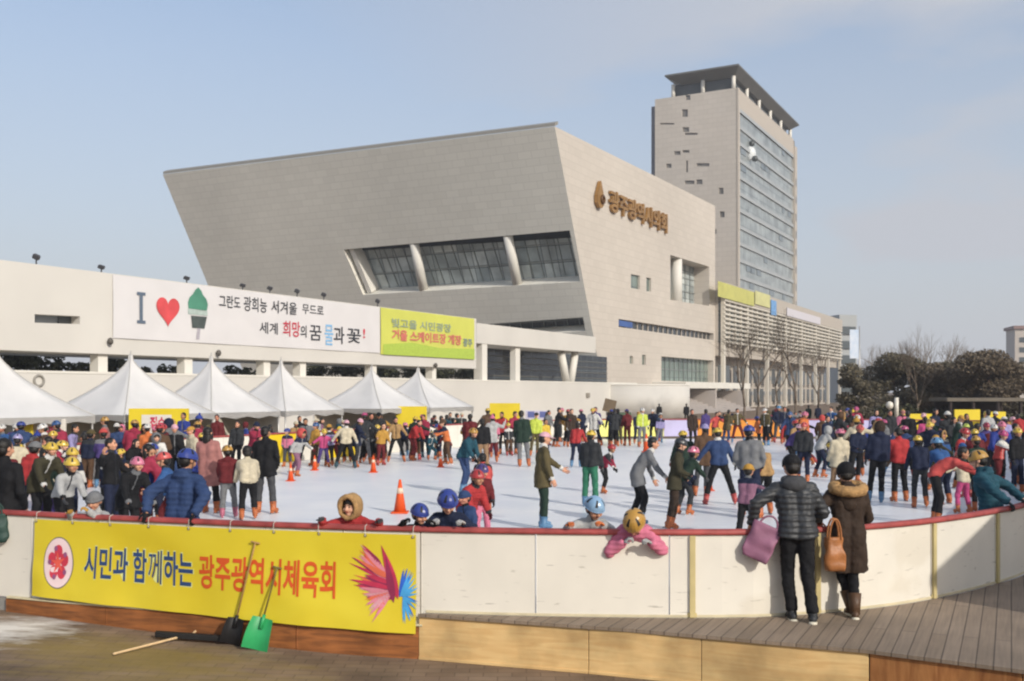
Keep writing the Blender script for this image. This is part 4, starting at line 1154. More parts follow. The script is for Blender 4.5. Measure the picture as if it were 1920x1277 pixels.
# ---- trees
BARK = mat('bark_grey', lin('#6b5e50'), .9, .25, 6, .4, 20); BARK2 = mat('bark_pale', lin('#8b7f70'), .9, .2, 6, .3, 20); PINEBARK = mat('bark_pine', lin('#4d3a2c'), .9, .3, 5, .5, 18)
def leafmat(name, c1, c2):
    m = mat(name, c1, .75, .1, .9, col2=c2); m.node_tree.nodes['Noise Texture'].inputs['Scale'].default_value = 1.3; return m
PINE = leafmat('pine_needles', (.072, .062, .038), (.17, .142, .088)); PINE2 = leafmat('pine_needles_brown', (.09, .068, .044), (.18, .14, .09)); HEDGE = leafmat('hedge_leaves', (.035, .038, .016), (.080, .078, .034))
def crown_mesh(rng, clumps, per, leaf, flat=.55):
    mb = MB()
    for (c, r) in clumps:
        for k in range(int(per * r * r)):
            d = V((rng.gauss(0, 1), rng.gauss(0, 1), rng.gauss(0, 1)))
            if d.length < .01: continue
            d.normalize(); rr = r * (.35 + .65 * rng.random() ** .5)
            p = c + V((d.x * rr, d.y * rr, d.z * rr * flat))
            a = V((rng.uniform(-1, 1), rng.uniform(-1, 1), rng.uniform(-.6, .6))).normalized(); b = a.orthogonal().normalized(); b.rotate(Quaternion(a, rng.uniform(0, 6.3)))
            s = leaf * rng.uniform(.6, 1.4)
            mb.add([p - a * s, p + b * s * .6, p + a * s, p - b * s * .6], [(0, 1, 2, 3)])
    return mb
def pine(px, Y, h, spread, label, seed, m=PINE):
    rng = random.Random(seed); base = at(px, 735, Y); base.z = GZ
    o = thing('pine_tree', base, label, 'tree', 'pines beyond the right end of the ice')
    mb = MB(); p = V(base); d = V((rng.uniform(-.2, .2), rng.uniform(-.2, .2), 1)); r = .2; clumps = []
    n = 6; pts = [p.copy()]
    for k in range(n):
        p = p + d.normalized() * h * .78 / n; d += V((rng.uniform(-.25, .25), rng.uniform(-.25, .25), 0)); pts.append(p.copy())
    for k in range(n): mb.tube(pts[k], pts[k + 1], r * (1 - k / n * .7), r * (1 - (k + 1) / n * .7), 8)
    limb = MB()
    for k in range(13):
        j = rng.randint(2, n); a = rng.uniform(0, 6.28); L = spread * rng.uniform(.45, 1.0) * (1.05 - .35 * (j - 2) / (n - 2))
        e = pts[j] + V((math.cos(a) * L, math.sin(a) * L, rng.uniform(-.05, .28) * h * .3))
        mid = pts[j].lerp(e, .5) - UP * .12
        limb.tube(pts[j], mid, .07, .05, 6); limb.tube(mid, e, .05, .02, 6)
        clumps.append((e, spread * rng.uniform(.34, .52)));  clumps.append((mid + UP * .3, spread * rng.uniform(.25, .4)))
    clumps.append((pts[-1] + UP * h * .08, spread * .55))
    mb.build('trunk', PINEBARK, o); limb.build('limbs', PINEBARK, o)
    crown_mesh(rng, clumps, 760, .10, .6).build('crown', m, o)
    return o
for i, a in enumerate([(1612, 74, 5.4, 1.5, 'slim crooked pine at the left end of the pine row'), (1690, 80, 6.2, 2.7, 'dark rounded pine right of the white pole banner'), (1750, 84, 5.9, 2.5, 'pine behind the bare pale tree'), (1792, 78, 5.7, 2.2, 'low brownish pine in the middle of the row'),
                       (1845, 76, 6.5, 2.9, 'broad dark pine over the shelter'), (1905, 80, 6.4, 2.9, 'broad pine at the right edge of the photo')]):
    pine(*a, seed=40 + i, m=PINE2 if i in (3, 4) else PINE)
# low clipped hedge masses below the pines
def shrub(px, Y, w, h, label, seed, m=HEDGE, zb=None, name='shrub'):
    rng = random.Random(seed); base = at(px, 735, Y); base.z = GZ if zb is None else zb
    o = thing(name, base, label, 'shrub')
    clumps = [(base + V((rng.uniform(-w, w) * .8, rng.uniform(-.6, .6), h * rng.uniform(.35, .75))), h * rng.uniform(.3, .5)) for k in range(int(8 + w * 3))]
    mb = MB()
    for k in range(5):
        e = base + V((rng.uniform(-w, w) * .6, 0, h * .6)); mb.tube(base + V((e.x - base.x, 0, 0)) * .4, e, .05, .02, 5)
    mb.build('stems', PINEBARK, o)
    crown_mesh(rng, clumps, 330, .15, .9).build('foliage', m, o)
    return o
shrub(1720, 70, 3.4, 1.9, 'dark shrub below the pines beside the white lamps', 70); shrub(1590, 68, 1.2, 1.3, 'small shrub at the foot of the white pole banner', 71); shrub(1880, 66, 2.6, 1.6, 'shrub beside the dark shelter', 72)
# greenery seen through the colonnade openings
for i, (px, yb, yt, w, lab) in enumerate([(55, 696, 662, 2.2, 'round dark shrub in the leftmost colonnade opening'), (130, 696, 682, 2.4, 'low hedge beside the grey pier in the left opening'), (214, 698, 672, .9, 'dark conifer left of the tallest tent peak'), (300, 700, 686, 2.6, 'low hedge between the first two tent peaks'),
                                             (440, 703, 690, 2.2, 'hedge in the opening right of the third tent peak'), (640, 706, 686, 4.5, 'dark hedge in the opening left of the fourth peak'), (745, 710, 690, 3.5, 'dark shrub in the opening between the last peaks'), (858, 714, 692, 4.0, 'dark hedge in the last opening under the lime banner')]):
    c = hit(px, yb, CO - N2 * 12, N2); t_ = hit(px, yt, CO - N2 * 12, N2)
    shrub(px, c.y, w, (t_.z - c.z) * 1.15 + .25, lab, 80 + i, zb=c.z - .25)
def bare(px, Y, h, label, seed, m=BARK, spread=.55, depth=6, r0=.13, group='leafless trees by the office block'):
    rng = random.Random(seed); base = at(px, 735, Y); base.z = GZ
    o = thing('bare_tree', base, label, 'tree', group)
    tr, br = MB(), MB()
    def grow(p, d, L, r, lev):
        mid = p + d * L * .5 + V((rng.uniform(-1, 1), rng.uniform(-1, 1), 0)) * L * .05; e = p + d * L
        t = tr if lev == 0 else br
        n = 8 if lev == 0 else (5 if lev < 3 else 3)
        t.tube(p, mid, r, r * .86, n); t.tube(mid, e, r * .86, r * .7, n)
        if lev >= depth: return
        for k in range(3 if lev < 4 else 2):
            a = rng.uniform(.25, spread + .1); ax = d.orthogonal().normalized(); ax.rotate(Quaternion(d, rng.uniform(0, 6.28)))
            nd = d.copy(); nd.rotate(Quaternion(ax, a)); nd = (nd + UP * .12).normalized()
            grow(e if k else mid.lerp(e, .6), nd, L * rng.uniform(.6, .8), r * .58, lev + 1)
    grow(base, V((rng.uniform(-.04, .04), 0, 1)).normalized(), h * .3, r0, 0)
    tr.build('trunk', m, o); br.build('branches', m, o)
    return o
bare(1395, 96, 10.6, 'bare tree in front of the louvred block, left one', 1); bare(1418, 104, 11.2, 'bare tree in front of the louvred block beside the left pair', 2); bare(1492, 100, 12.2, 'tall bare tree in front of the middle of the louvred block', 3); bare(1455, 120, 12.0, 'thin bare tree behind the tall one by the louvred block', 8, depth=6, spread=.7); bare(1535, 112, 10.4, 'bare tree in front of the right end of the louvred block', 11, spread=.65)
G2 = 'bare trees among the pines'
bare(1722, 76, 7.0, 'pale leafless tree standing among the pines', 4, BARK, .42, 6, .10, G2); bare(1690, 110, 9.2, 'hazy bare tree above the dark rounded pine', 5, BARK2, .5, 6, .15, G2); bare(1765, 112, 10.0, 'tall bare tree rising behind the pines', 6, BARK2, .5, 6, .15, G2); bare(1812, 115, 9.0, 'bare tree right of the tall one behind the pines', 7, BARK2, .5, 6, .15, G2); bare(1635, 120, 8.4, 'bare tree just right of the white pole banner', 9, BARK2, .5, 6, .13, G2)
for k_, (px_, Y_, h_, lab_) in enumerate(((1660, 118, 9.6, 'fine twigged bare tree above the globe lamp'), (1740, 125, 11.0, 'fine twigged bare tree between the pale tree and the tall one'), (1790, 122, 10.2, 'fine twigged bare tree left of the shelter'), (1838, 120, 8.8, 'fine twigged bare tree above the shelter'))):
    bare(px_, Y_, h_, lab_, 60 + k_, BARK2, .42, 6, .13, G2)
# pole banner, kiosk, lamps
pb = thing('pole_banner', at(1602, 735, 90) * 1, 'white and blue vertical banner on a pole left of the pines', 'banner'); b_ = at(1602, 735, 90); b_.z = GZ
mb = MB(); mb.tube(V((b_.x + .45, b_.y, GZ)), V((b_.x + .45, b_.y, at(0, 612, 90).z)), .05); mb.build('pole', POLE, pb)
mb = MB(); z0, z1 = at(0, 672, 90).z, at(0, 618, 90).z; mb.obox(V((b_.x - .4, b_.y, z0)), V((.78, 0, 0)), V((0, .03, 0)), UP * (z1 - z0)); mb.build('cloth', mat('pole_banner_blue', lin('#b9cbe0'), .6, .12, 1.2, col2=lin('#dfe3ea')), pb)
sh = thing('park_shelter', at(1835, 775, 68), 'dark timber shelter under the pines', 'shelter'); c = at(1835, 735, 68); c.z = GZ
DKW = mat('shelter_wood', lin('#2e2420'), .8, .2, 3)
mb = MB(); mb.obox(c + V((-2.6, -1.2, 2.35)), V((5.2, 0, 0)), V((0, 3, 0)), UP * .22); mb.build('roof', mat('shelter_roof', lin('#6c6458'), .8, .15, 2), sh)
for x in (-2.3, -.8, .8, 2.3): mb = MB(); mb.tube(c + V((x, -1, 0)), c + V((x, -1, 2.36)), .11, .11, 8); mb.build('post', DKW, sh)
mb = MB(); mb.obox(c + V((-2.3, 1.5, 0)), V((4.6, 0, 0)), V((0, .1, 0)), UP * 2.3); mb.build('back_wall', DKW, sh)
for k, (px, lab) in enumerate(((1668, 'round white globe lamp below the pines'), (1681, 'slim white post lamp beside the globe lamp'))):
    o = thing('park_lamp', at(px, 780, 66), lab, 'lamp'); c = at(px, 735, 66); c.z = GZ
    mb = MB(); mb.tube(c, c + UP * 1.9, .05); mb.build('post', POLE, o)
    mb = MB(); (mb.ell(c + UP * 2.1, (.24, .24, .26)) if k == 0 else mb.tube(c + UP * 1.3, c + UP * 2.6, .13, .13, 10)); mb.build('globe', mat('lamp_globe', lin('#d8d2c4'), .3), o)
# signs and bins on the plaza behind the far boards
o = thing('notice_board', at(1143, 765, 64), 'tilted brown notice board on a stand by the curved ramp', 'board'); c = at(1143, 735, 64); c.z = GZ
mb = MB(); mb.box(c + UP * 2.1, (.75, .08, .8), rot=Matrix.Rotation(.25, 3, 'Y')); mb.build('board', mat('notice_brown', lin('#6b5b47'), .6, .2, 3), o)
mb = MB(); mb.tube(c + V((-.2, .05, 0)), c + V((-.2, .05, 1.8)), .03); mb.tube(c + V((.2, .05, 0)), c + V((.2, .05, 1.8)), .03); mb.build('stand', POLE, o)
o = thing('green_kiosk', at(1168, 770, 66), 'low green kiosk panel beside the notice board', 'kiosk'); c = at(1168, 735, 66); c.z = GZ
mb = MB(); mb.obox(c + V((-.5, 0, 0)), V((1.05, 0, 0)), V((0, .5, 0)), UP * 1.65); bevel(mb.build('cabinet', mat('kiosk_green', lin('#5a6e58'), .6, .1, 2), o), .03)
mb = MB(); mb.obox(c + V((-.56, -.06, 1.652)), V((1.17, 0, 0)), V((0, .62, 0)), UP * .06); mb.build('lid', POLE, o)

for k, (x0, x1, y0, y1, lab) in enumerate(((1694, 1752, 776, 812, 'tall yellow banner behind the far boards below the pines'), (1790, 1838, 768, 812, 'yellow banner behind the far boards below the shelter'), (1846, 1886, 772, 812, 'yellow banner behind the far boards near the right edge'), (1350, 1420, 786, 806, 'orange banner behind the far boards below the bare trees'))):
    stall('fence_banner', x0, y0, x1, y1, 58, YP if k < 3 else ORG_AD, lab)
# unseen box added outside the right edge to throw shade on boards and deck
bt = thing('shadow_caster', (9.2, 10, DECK_Z), 'unseen white box added past the right edge to shade the boards', 'shadow caster')
bz = DECK_Z + .006; b0, b1 = V((7.75, 8.6, bz)), V((8.45, 11.3, bz))
mb = MB(); mb.obox(b0, b1 - b0, V((2.2, -.5, 0)), UP * 2.45); mb.build('caster_body', TENT_IN, bt)
mb = MB(); mb.obox(b0 + V((-.1, -.1, 2.452)), (b1 - b0) * 1.07, V((2.4, -.5, 0)), UP * .12); mb.build('roof', TENT_W, bt)
# ------------------------------------------------------------------ people
def fabric(name, col, rough=.8, b=.25):
    return mat(name, col, rough, .16, 9, b, 55, spec=.2)
CL = {k: lin(v) for k, v in dict(black='#1d1d20', charcoal='#333538', navy='#1f2740', darkgrey='#4a4b4e', grey='#77787a', ltgrey='#aeaeac', white='#d6d3cc', cream='#cdc0a2',
    red='#b52a2c', coral='#cf4a44', maroon='#6b2025', crimson='#a02544', pink='#d9728f', dustypink='#b0736c', hotpink='#c6417c', ltpink='#dda7b4', orange='#d9722d', mustard='#c08f2c',
    yellow='#dcb81f', camel='#b08a55', brown='#5f4632', darkbrown='#3e3026', olive='#5e5334', darkolive='#403c2a', green='#2f7a5c', darkgreen='#24382e', teal='#1f5060', blue='#2c5a94', denim='#2e4570',
    royal='#2a3f94', ltblue='#86aed0', skyblue='#5f97c4', purple='#4a3a78', lavender='#9c93c4', hivis='#c4d43c', mauve='#8f6078', tan='#9c7a58').items()}
for k_, c_ in list(CL.items()):        # winter cloth is duller than paint
    g_ = sum(c_) / 3; CL[k_] = tuple((g_ + (x - g_) * .88) * .80 for x in c_)
NICE = dict(ltgrey='light grey', darkgrey='dark grey', dustypink='dusty pink', hotpink='hot pink', ltpink='pale pink', darkbrown='dark brown', darkolive='dark olive', darkgreen='dark green', ltblue='pale blue', skyblue='sky blue', royal='royal blue', denim='denim blue', hivis='fluorescent yellow', navy='navy blue')
def nice(c): return NICE.get(c, c)
def F(c): return fabric('fabric_' + c, CL[c])
def HM(c): return mat('helmet_' + c, CL[c], .32, .06, 3, spec=.5)
SKIN = mat('skin', lin('#c48f72'), .55, .08, 12, spec=.35); SKINS = [SKIN, SKIN, mat('skin_fair', lin('#cf9f84'), .55, .08, 12, spec=.35), mat('skin_rosy', lin('#bd8068'), .55, .1, 12, spec=.35), mat('skin_tan', lin('#a87a5c'), .55, .08, 12, spec=.35)]
EYE = mat('eye_dark', lin('#1c1512'), .25, .05); LIP = mat('lip', lin('#a5584e'), .5, .05)
HAIR = mat('hair_black', lin('#17130f'), .45, .3, 30, .4, 90); HAIR_B = mat('hair_brown', lin('#38261b'), .5, .3, 30, .4, 90)
FUR = mat('fur_tan', lin('#a98558'), .95, .3, 20, .9, 60); FUR_P = mat('fur_pale', lin('#cbbd9f'), .95, .25, 20, .9, 60)
VENT = mat('vent_dark', lin('#1a1a1c'), .6, .1); BLADE = mat('skate_blade', lin('#9fa3a6'), .25, .05, metal=.9); SOLE = mat('sole_pale', lin('#cfc8b4'), .6, .1); LEATHER = mat('boot_leather', lin('#4e3826'), .5, .25, 8, .3, 40)

def jdir(f, s, side=1):
    f, s = R(f), R(s)
    return V((side * math.sin(s), -math.sin(f) * math.cos(s), -math.cos(f) * math.cos(s)))
def rotx(a): return Matrix.Rotation(R(a), 3, 'X')

POSES = {   # lean, legs ((thigh f,s),(shin f,s)) right then left, arms ((upper f,s),(fore f,s)) right then left, head pitch, head yaw
    'stand': dict(lean=3, legs=(((2, 4), (-2, 3)), ((3, 4), (0, 3))), arms=(((4, 10), (18, 4)), ((2, 9), (22, 3))), hp=4, hy=0),
    'stand2': dict(lean=5, legs=(((8, 6), (-6, 4)), ((-2, 5), (-6, 4))), arms=(((15, 12), (70, -20)), ((8, 12), (40, -4))), hp=10, hy=18),
    'pockets': dict(lean=2, legs=(((3, 6), (-3, 5)), ((6, 6), (0, 4))), arms=(((-8, 16), (38, -14)), ((-6, 17), (36, -15))), hp=2, hy=-14),
    'skateL': dict(lean=18, legs=(((-16, 10), (-40, 9)), ((34, 3), (-4, 2))), arms=(((26, 26), (45, 14)), ((-18, 30), (-4, 22))), hp=2, hy=6),
    'skateR': dict(lean=14, legs=(((30, 5), (-6, 3)), ((-14, 14), (-34, 12))), arms=(((-20, 26), (0, 20)), ((30, 28), (55, 10))), hp=6, hy=-8),
    'wobble': dict(lean=12, legs=(((14, 14), (-8, 10)), ((10, 14), (-12, 10))), arms=(((18, 52), (30, 60)), ((22, 55), (26, 62))), hp=12, hy=0),
    'apart': dict(lean=6, legs=(((6, 17), (-2, 15)), ((4, 17), (-4, 15))), arms=(((8, 24), (14, 18)), ((6, 38), (12, 30))), hp=8, hy=10),
    'lean': dict(lean=38, legs=(((22, 5), (-14, 4)), ((10, 6), (-20, 4))), arms=(((30, 14), (44, 6)), ((10, 14), (24, 8))), hp=-8, hy=0),
    'bend': dict(lean=68, legs=(((14, 9), (-8, 8)), ((8, 9), (-8, 8))), arms=(((74, 10), (88, 4)), ((56, 12), (72, 6))), hp=-14, hy=0),
    'reach': dict(lean=14, legs=(((10, 6), (-6, 4)), ((-4, 6), (-14, 4))), arms=(((62, 10), (78, 2)), ((52, 12), (70, 2))), hp=8, hy=0),
    'crouch': dict(lean=36, legs=(((72, 12), (-22, 6)), ((66, 12), (-26, 6))), arms=(((40, 20), (70, 8)), ((34, 20), (60, 6))), hp=-6, hy=0),
    'point': dict(lean=4, legs=(((4, 5), (-4, 4)), ((8, 5), (-2, 4))), arms=(((6, 12), (20, 6)), ((40, 8), (58, 2))), hp=8, hy=4),
    'sit': dict(lean=-12, legs=(((92, 12), (84, 8)), ((96, 14), (80, 10))), arms=(((-40, 20), (-20, 14)), ((-34, 24), (-16, 16))), hp=16, hy=10),
    'hug': dict(lean=12, tilt=6, legs=(((8, 6), (-8, 5)), ((-2, 7), (-12, 6))), arms=(((50, 44), (70, 30)), ((10, 16), (50, -10))), hp=12, hy=-20),
    'armsup': dict(lean=0, legs=(((4, 8), (-2, 6)), ((3, 8), (-2, 6))), arms=(((30, 70), (150, 30)), ((20, 30), (60, 10))), hp=-4, hy=0),
}
def ik(sh, target, l1, l2, hint):
    d = target - sh; L = min(d.length, (l1 + l2) * .995); d.normalize()
    a = (l1 * l1 - l2 * l2 + L * L) / (2 * L); h = math.sqrt(max(0, l1 * l1 - a * a))
    w = (V(hint) - d * V(hint).dot(d)).normalized()
    return sh + d * a + w * h, sh + d * L

class Rig: pass
def make_rig(P, kid):
    r = Rig(); r.kid = kid; r.P = P
    hk = 1.22 if kid else 1.0
    th, shn, ank = (.40, .38, .09) if kid else (.43, .41, .09)
    r.foot = []; r.knee = []; r.ankle = []
    drops = []
    for (t, s), side in zip(P['legs'], (-1, 1)):
        a, b = jdir(*t, side), jdir(*s, side); drops.append(-(a * th + b * shn).z)
    pz = max(drops) + ank + P.get('lift', 0)
    r.pel = V((0, 0, pz)); hw = .085
    r.hip = [r.pel + V((sd * hw, 0, -.02)) for sd in (-1, 1)]
    for i, ((t, s), side) in enumerate(zip(P['legs'], (-1, 1))):
        k = r.hip[i] + jdir(*t, side) * th; a = k + jdir(*s, side) * shn
        r.knee.append(k); r.ankle.append(a)
    lean, tilt = P['lean'], P.get('tilt', 0)
    def sp(f): 
        v = V((0, -math.sin(R(lean * f)), math.cos(R(lean * f)))); v.rotate(Quaternion((0, 1, 0), R(tilt * f))); return v
    r.waist = r.pel + sp(.55) * .16; r.chest = r.waist + sp(.95) * .19; r.neckb = r.chest + sp(1.1) * .16
    ax = V((1, 0, 0)); ax.rotate(Quaternion(sp(1), R(P.get('twist', 0))))
    r.ax = ax; sw = .158 if kid else .172
    r.sh = [r.neckb - sp(1.1) * .065 + ax * (sd * sw) for sd in (-1, 1)]
    l1, l2 = (.26, .225) if kid else (.285, .25)
    r.elb, r.wri = [], []
    for i, (arm, side) in enumerate(zip(P['arms'], (-1, 1))):
        if arm[0] == 'ik':
            e, w = ik(r.sh[i], V(arm[1]), l1, l2, arm[2])
        else:
            e = r.sh[i] + jdir(*arm[0], side) * l1; w = e + jdir(*arm[1], side) * l2
        r.elb.append(e); r.wri.append(w)
    hv = sp(.75 + .25); hv = (hv * .6 + UP * .4).normalized()
    hq = Quaternion((0, 0, 1), R(P.get('hy', 0))) @ Quaternion((1, 0, 0), R(P.get('hp', 0) + lean * .35))
    hq = Quaternion((0, 1, 0), R(P.get('htilt', 0))) @ hq
    r.hq = hq.to_matrix(); r.hk = hk
    r.neckt = r.neckb + hv * .06
    r.head = r.neckt + hv * .04 + (r.hq @ V((0, -.012, .075))) * hk
    r.up = sp(1)
    return r
def H(r, x, y, z): return r.head + r.hq @ (V((x, y, z)) * r.hk)

def voxel(mb, size, smooth, name):
    me = mb.mesh(name, [])
    o = bpy.data.objects.new(name, me); COL.objects.link(o)
    m = o.modifiers.new('r', 'REMESH'); m.mode = 'VOXEL'; m.voxel_size = size; m.use_smooth_shade = True
    if smooth:
        m2 = o.modifiers.new('s', 'SMOOTH'); m2.iterations = smooth; m2.factor = .5
    dg = bpy.context.evaluated_depsgraph_get()
    out = bpy.data.meshes.new_from_object(o.evaluated_get(dg))
    bpy.data.objects.remove(o); bpy.data.meshes.remove(me)
    out.name = name
    return out
def cap(mb, a, b, ra, rb, n=10): mb.tube(a, b, ra, rb, n, 0, 'rr')

def hand(mb, elbow, wrist, inward, mi, grip=.35, s=1.0):
    """Palm, four unequal bent fingers and a thumb from the side of the palm."""
    d = (wrist - elbow).normalized(); n = (V(inward) - d * V(inward).dot(d)).normalized(); w = d.cross(n)   # n = palm side
    if w.z < 0 and abs(d.z) < .7: pass
    c = wrist + d * .045 * s
    rot = Matrix((w, n, d)).transposed()
    mb.ell(c, (.040 * s, .017 * s, .052 * s), rot, 10, 7, mi)
    for k, (off, L, r_) in enumerate(((-.028, .066, .0088), (-.009, .076, .0092), (.010, .070, .0088), (.027, .056, .0078))):
        p = wrist + d * .083 * s + w * off * s
        d1 = (d * math.cos(grip) + n * math.sin(grip)); d2 = (d * math.cos(grip * 2.4) + n * math.sin(grip * 2.4)); d3 = (d * math.cos(grip * 3.4) + n * math.sin(grip * 3.4))
        a = p + d1 * L * .45 * s; b = a + d2 * L * .32 * s; e = b + d3 * L * .25 * s
        mb.tube(p - d1 * .012 * s, a, r_ * s, r_ * .95 * s, 6, mi, 'rr'); mb.tube(a, b, r_ * .95 * s, r_ * .85 * s, 6, mi, 'rr'); mb.tube(b, e, r_ * .85 * s, r_ * .7 * s, 6, mi, 'rr')
    t0 = wrist + d * .03 * s - w * .032 * s; t1 = t0 + (d * .6 - w * .65 + n * .35).normalized() * .036 * s; t2 = t1 + (d * .85 - w * .15 + n * .45).normalized() * .03 * s
    mb.tube(t0, t1, .0115 * s, .010 * s, 6, mi, 'rr'); mb.tube(t1, t2, .010 * s, .0085 * s, 6, mi, 'rr')

MESH = {}
def body_mesh(r, key, vox):
    """Continuous skin: slots skin, eye, lip, glove."""
    mb = MB(); k = r.hk
    for sx in (-.055, .055):
        cap(mb, r.pel + r.ax * sx, r.waist + r.ax * sx * .9, .09, .08); cap(mb, r.waist + r.ax * sx * .9, r.chest + r.ax * sx * 1.1, .08, .088)
    cap(mb, r.sh[0].lerp(r.sh[1], .08), r.sh[1].lerp(r.sh[0], .08), .05, .05); cap(mb, r.chest, r.neckb, .08, .055)
    cap(mb, r.neckb - r.up * .02, r.head - (r.hq @ V((0, -.02, .05))) * k, .05, .048)
    for i in (0, 1):
        cap(mb, r.sh[i], r.elb[i], .046, .036); cap(mb, r.elb[i], r.wri[i], .036, .026)
        cap(mb, r.hip[i], r.knee[i], .075, .05); cap(mb, r.knee[i], r.ankle[i], .05, .032)
        a = r.ankle[i]; f_ = footdir(r, i); mb.tube(a + V((0, 0, -.035)), a + f_ * .11 - UP * .045, .026, .02, 8, 0, 'rr')
    # head: cranium, face, jaw, nose, ears
    mb.ell(H(r, 0, .012, .028), (.078 * k, .095 * k, .088 * k), r.hq, 16, 12)
    mb.ell(H(r, 0, -.022, -.022), (.064 * k, .070 * k, .085 * k), r.hq, 14, 10)
    mb.ell(H(r, 0, -.052, -.078), (.034 * k, .034 * k, .028 * k), r.hq, 10, 8)
    mb.tube(H(r, 0, -.088, .012), H(r, 0, -.106, -.024), .011 * k, .017 * k, 8, 0, 'rr')
    for sx in (-1, 1):
        mb.ell(H(r, sx * .078, .012, -.005), (.014 * k, .024 * k, .034 * k), r.hq, 8, 6)
        mb.ell(H(r, sx * .040, -.066, -.030), (.026 * k, .026 * k, .028 * k), r.hq, 8, 6)
    me = voxel(mb, vox, 2, 'person_body')
    # eyes, brows, lips and hands join the same mesh
    e = MB()
    vs = [v.co.copy() for v in me.vertices]; fs = [tuple(p.vertices) for p in me.polygons]
    e.add(vs, fs, 0, True)
    for sx in (-1, 1):
        e.ell(H(r, sx * .031, -.083, .008), (.0135 * k, .009 * k, .0075 * k), r.hq, 8, 6, 1)
        e.tube(H(r, sx * .016, -.090, .028), H(r, sx * .046, -.080, .030), .0045 * k, .0035 * k, 6, 1, 'rr')
    e.ell(H(r, 0, -.0865, -.052), (.022 * k, .009 * k, .008 * k), r.hq, 8, 6, 2)
    for i, side in enumerate((-1, 1)):
        hd = r.P.get('palm', (None, None))[i] or V((-side, -.25, -.1))
        hand(e, r.elb[i], r.wri[i] - (r.wri[i] - r.elb[i]).normalized() * .012, hd, 3, r.P.get('grip', .38), 1.08)
    bpy.data.meshes.remove(me)
    return e.mesh('person_body', [SKIN, EYE, LIP, SKIN])
def crease(me, amp, freq, puff=0, pfreq=60, axis=None):
    me.update()
    for v in me.vertices:
        n = noise.noise(v.co * freq) * amp + noise.noise(v.co * freq * 2.7) * amp * .5
        if puff: n += puff * (abs(math.sin(v.co.z * pfreq)) - .6)
        v.co += v.normal * n
    me.update()
def P_lean(r): return r.P['lean']
def jacket_mesh(r, vox, kind):
    """kind: jacket, puffer, coat, parka, long."""
    mb = MB(); fat = 1.12 if kind in ('puffer', 'parka') else 1.0
    if r.kid: fat *= 1.08
    dn = -r.up
    hem = {'jacket': .05, 'puffer': .06, 'coat': .22, 'parka': .22, 'long': .42}[kind]
    legd = ((r.knee[0] + r.knee[1]) / 2 - r.pel).normalized()
    for sx in (-.068, .068):
        a = r.pel + r.ax * sx
        cap(mb, r.waist + r.ax * sx * .95, r.chest + r.ax * sx * 1.25, .108 * fat, .122 * fat)
        cap(mb, r.chest + r.ax * sx * 1.25, r.neckb + r.ax * sx - r.up * .07, .122 * fat, .085 * fat)
        h0 = a + legd * hem
        mb.tube(r.waist + r.ax * sx * .95, a, .112 * fat, .126 * fat, 14); mb.tube(a - legd * .03, h0 + r.ax * sx * .25, .126 * fat, (.128 if hem < .1 else .145) * fat, 14)
    cap(mb, r.sh[0].lerp(r.sh[1], .07), r.sh[1].lerp(r.sh[0], .07), .080 * fat, .080 * fat)
    cap(mb, r.neckb - r.up * .05, r.neckb + (r.neckt - r.neckb) * .75, .095, .072)
    for i in (0, 1):
        cap(mb, r.sh[i], r.elb[i], .074 * fat, .062 * fat); cap(mb, r.elb[i], r.wri[i].lerp(r.elb[i], .18), .062 * fat, .050 * fat)
        mb.tube(r.wri[i].lerp(r.elb[i], .2), r.wri[i].lerp(r.elb[i], -.02), .052 * fat, .047 * fat, 10)
    if kind in ('parka', 'puffer'):
        bk = V((0, .095, 0)); mb.ell(r.neckb + r.up * .01 + bk * .9, (.115, .06, .085), None, 12, 8)
    me = voxel(mb, vox, 1 if vox > .018 else 3, 'jacket')
    crease(me, .013 if kind != 'puffer' else .008, 10, .012 if kind == 'puffer' else 0, 52)
    # contrast trim: cuffs, collar and (short jackets) the shoulder yoke
    for p in me.polygons:
        c = p.center
        cuff = min((c - w).length for w in r.wri) < .075
        yoke = kind == 'jacket' and (c - r.chest).dot(r.up) > .035
        zipp = abs(c.dot(r.ax)) < .014 and (c - r.chest).y < 0 and kind != 'puffer' and abs(P_lean(r)) < 50
        if cuff or (c - r.neckt).length < .085 or zipp: p.material_index = 1
        elif yoke: p.material_index = 2
    return me
def trousers_mesh(r, vox, slim=False, tuck=False):
    mb = MB(); s = .86 if slim else 1.0
    if r.kid: s *= 1.06
    for sx in (-.06, .06): cap(mb, r.pel + r.ax * sx + r.up * .05, r.pel + r.ax * sx * .9 - UP * .03, .106 * s, .108 * s)
    for i in (0, 1):
        cap(mb, r.hip[i], r.knee[i], .098 * s, .072 * s); cap(mb, r.knee[i], r.knee[i].lerp(r.ankle[i], .3), .072 * s, .068 * s)
        mb.tube(r.knee[i].lerp(r.ankle[i], .28), r.ankle[i].lerp(r.knee[i], .16 if tuck else .04), .069 * s, (.053 if slim else .064) * s, 12)
    me = voxel(mb, vox, 1 if vox > .018 else 3, 'trousers')
    crease(me, .013, 11)
    return me
def footdir(r, i):
    v = r.ankle[i] - r.knee[i]; f = V((0, -1, 0)); f += V((.18 * (1 if i else -1), 0, 0))
    pitch = max(-.6, min(.9, v.y * 1.1)); f.z = -max(0, pitch) * 1.0
    return f.normalized()
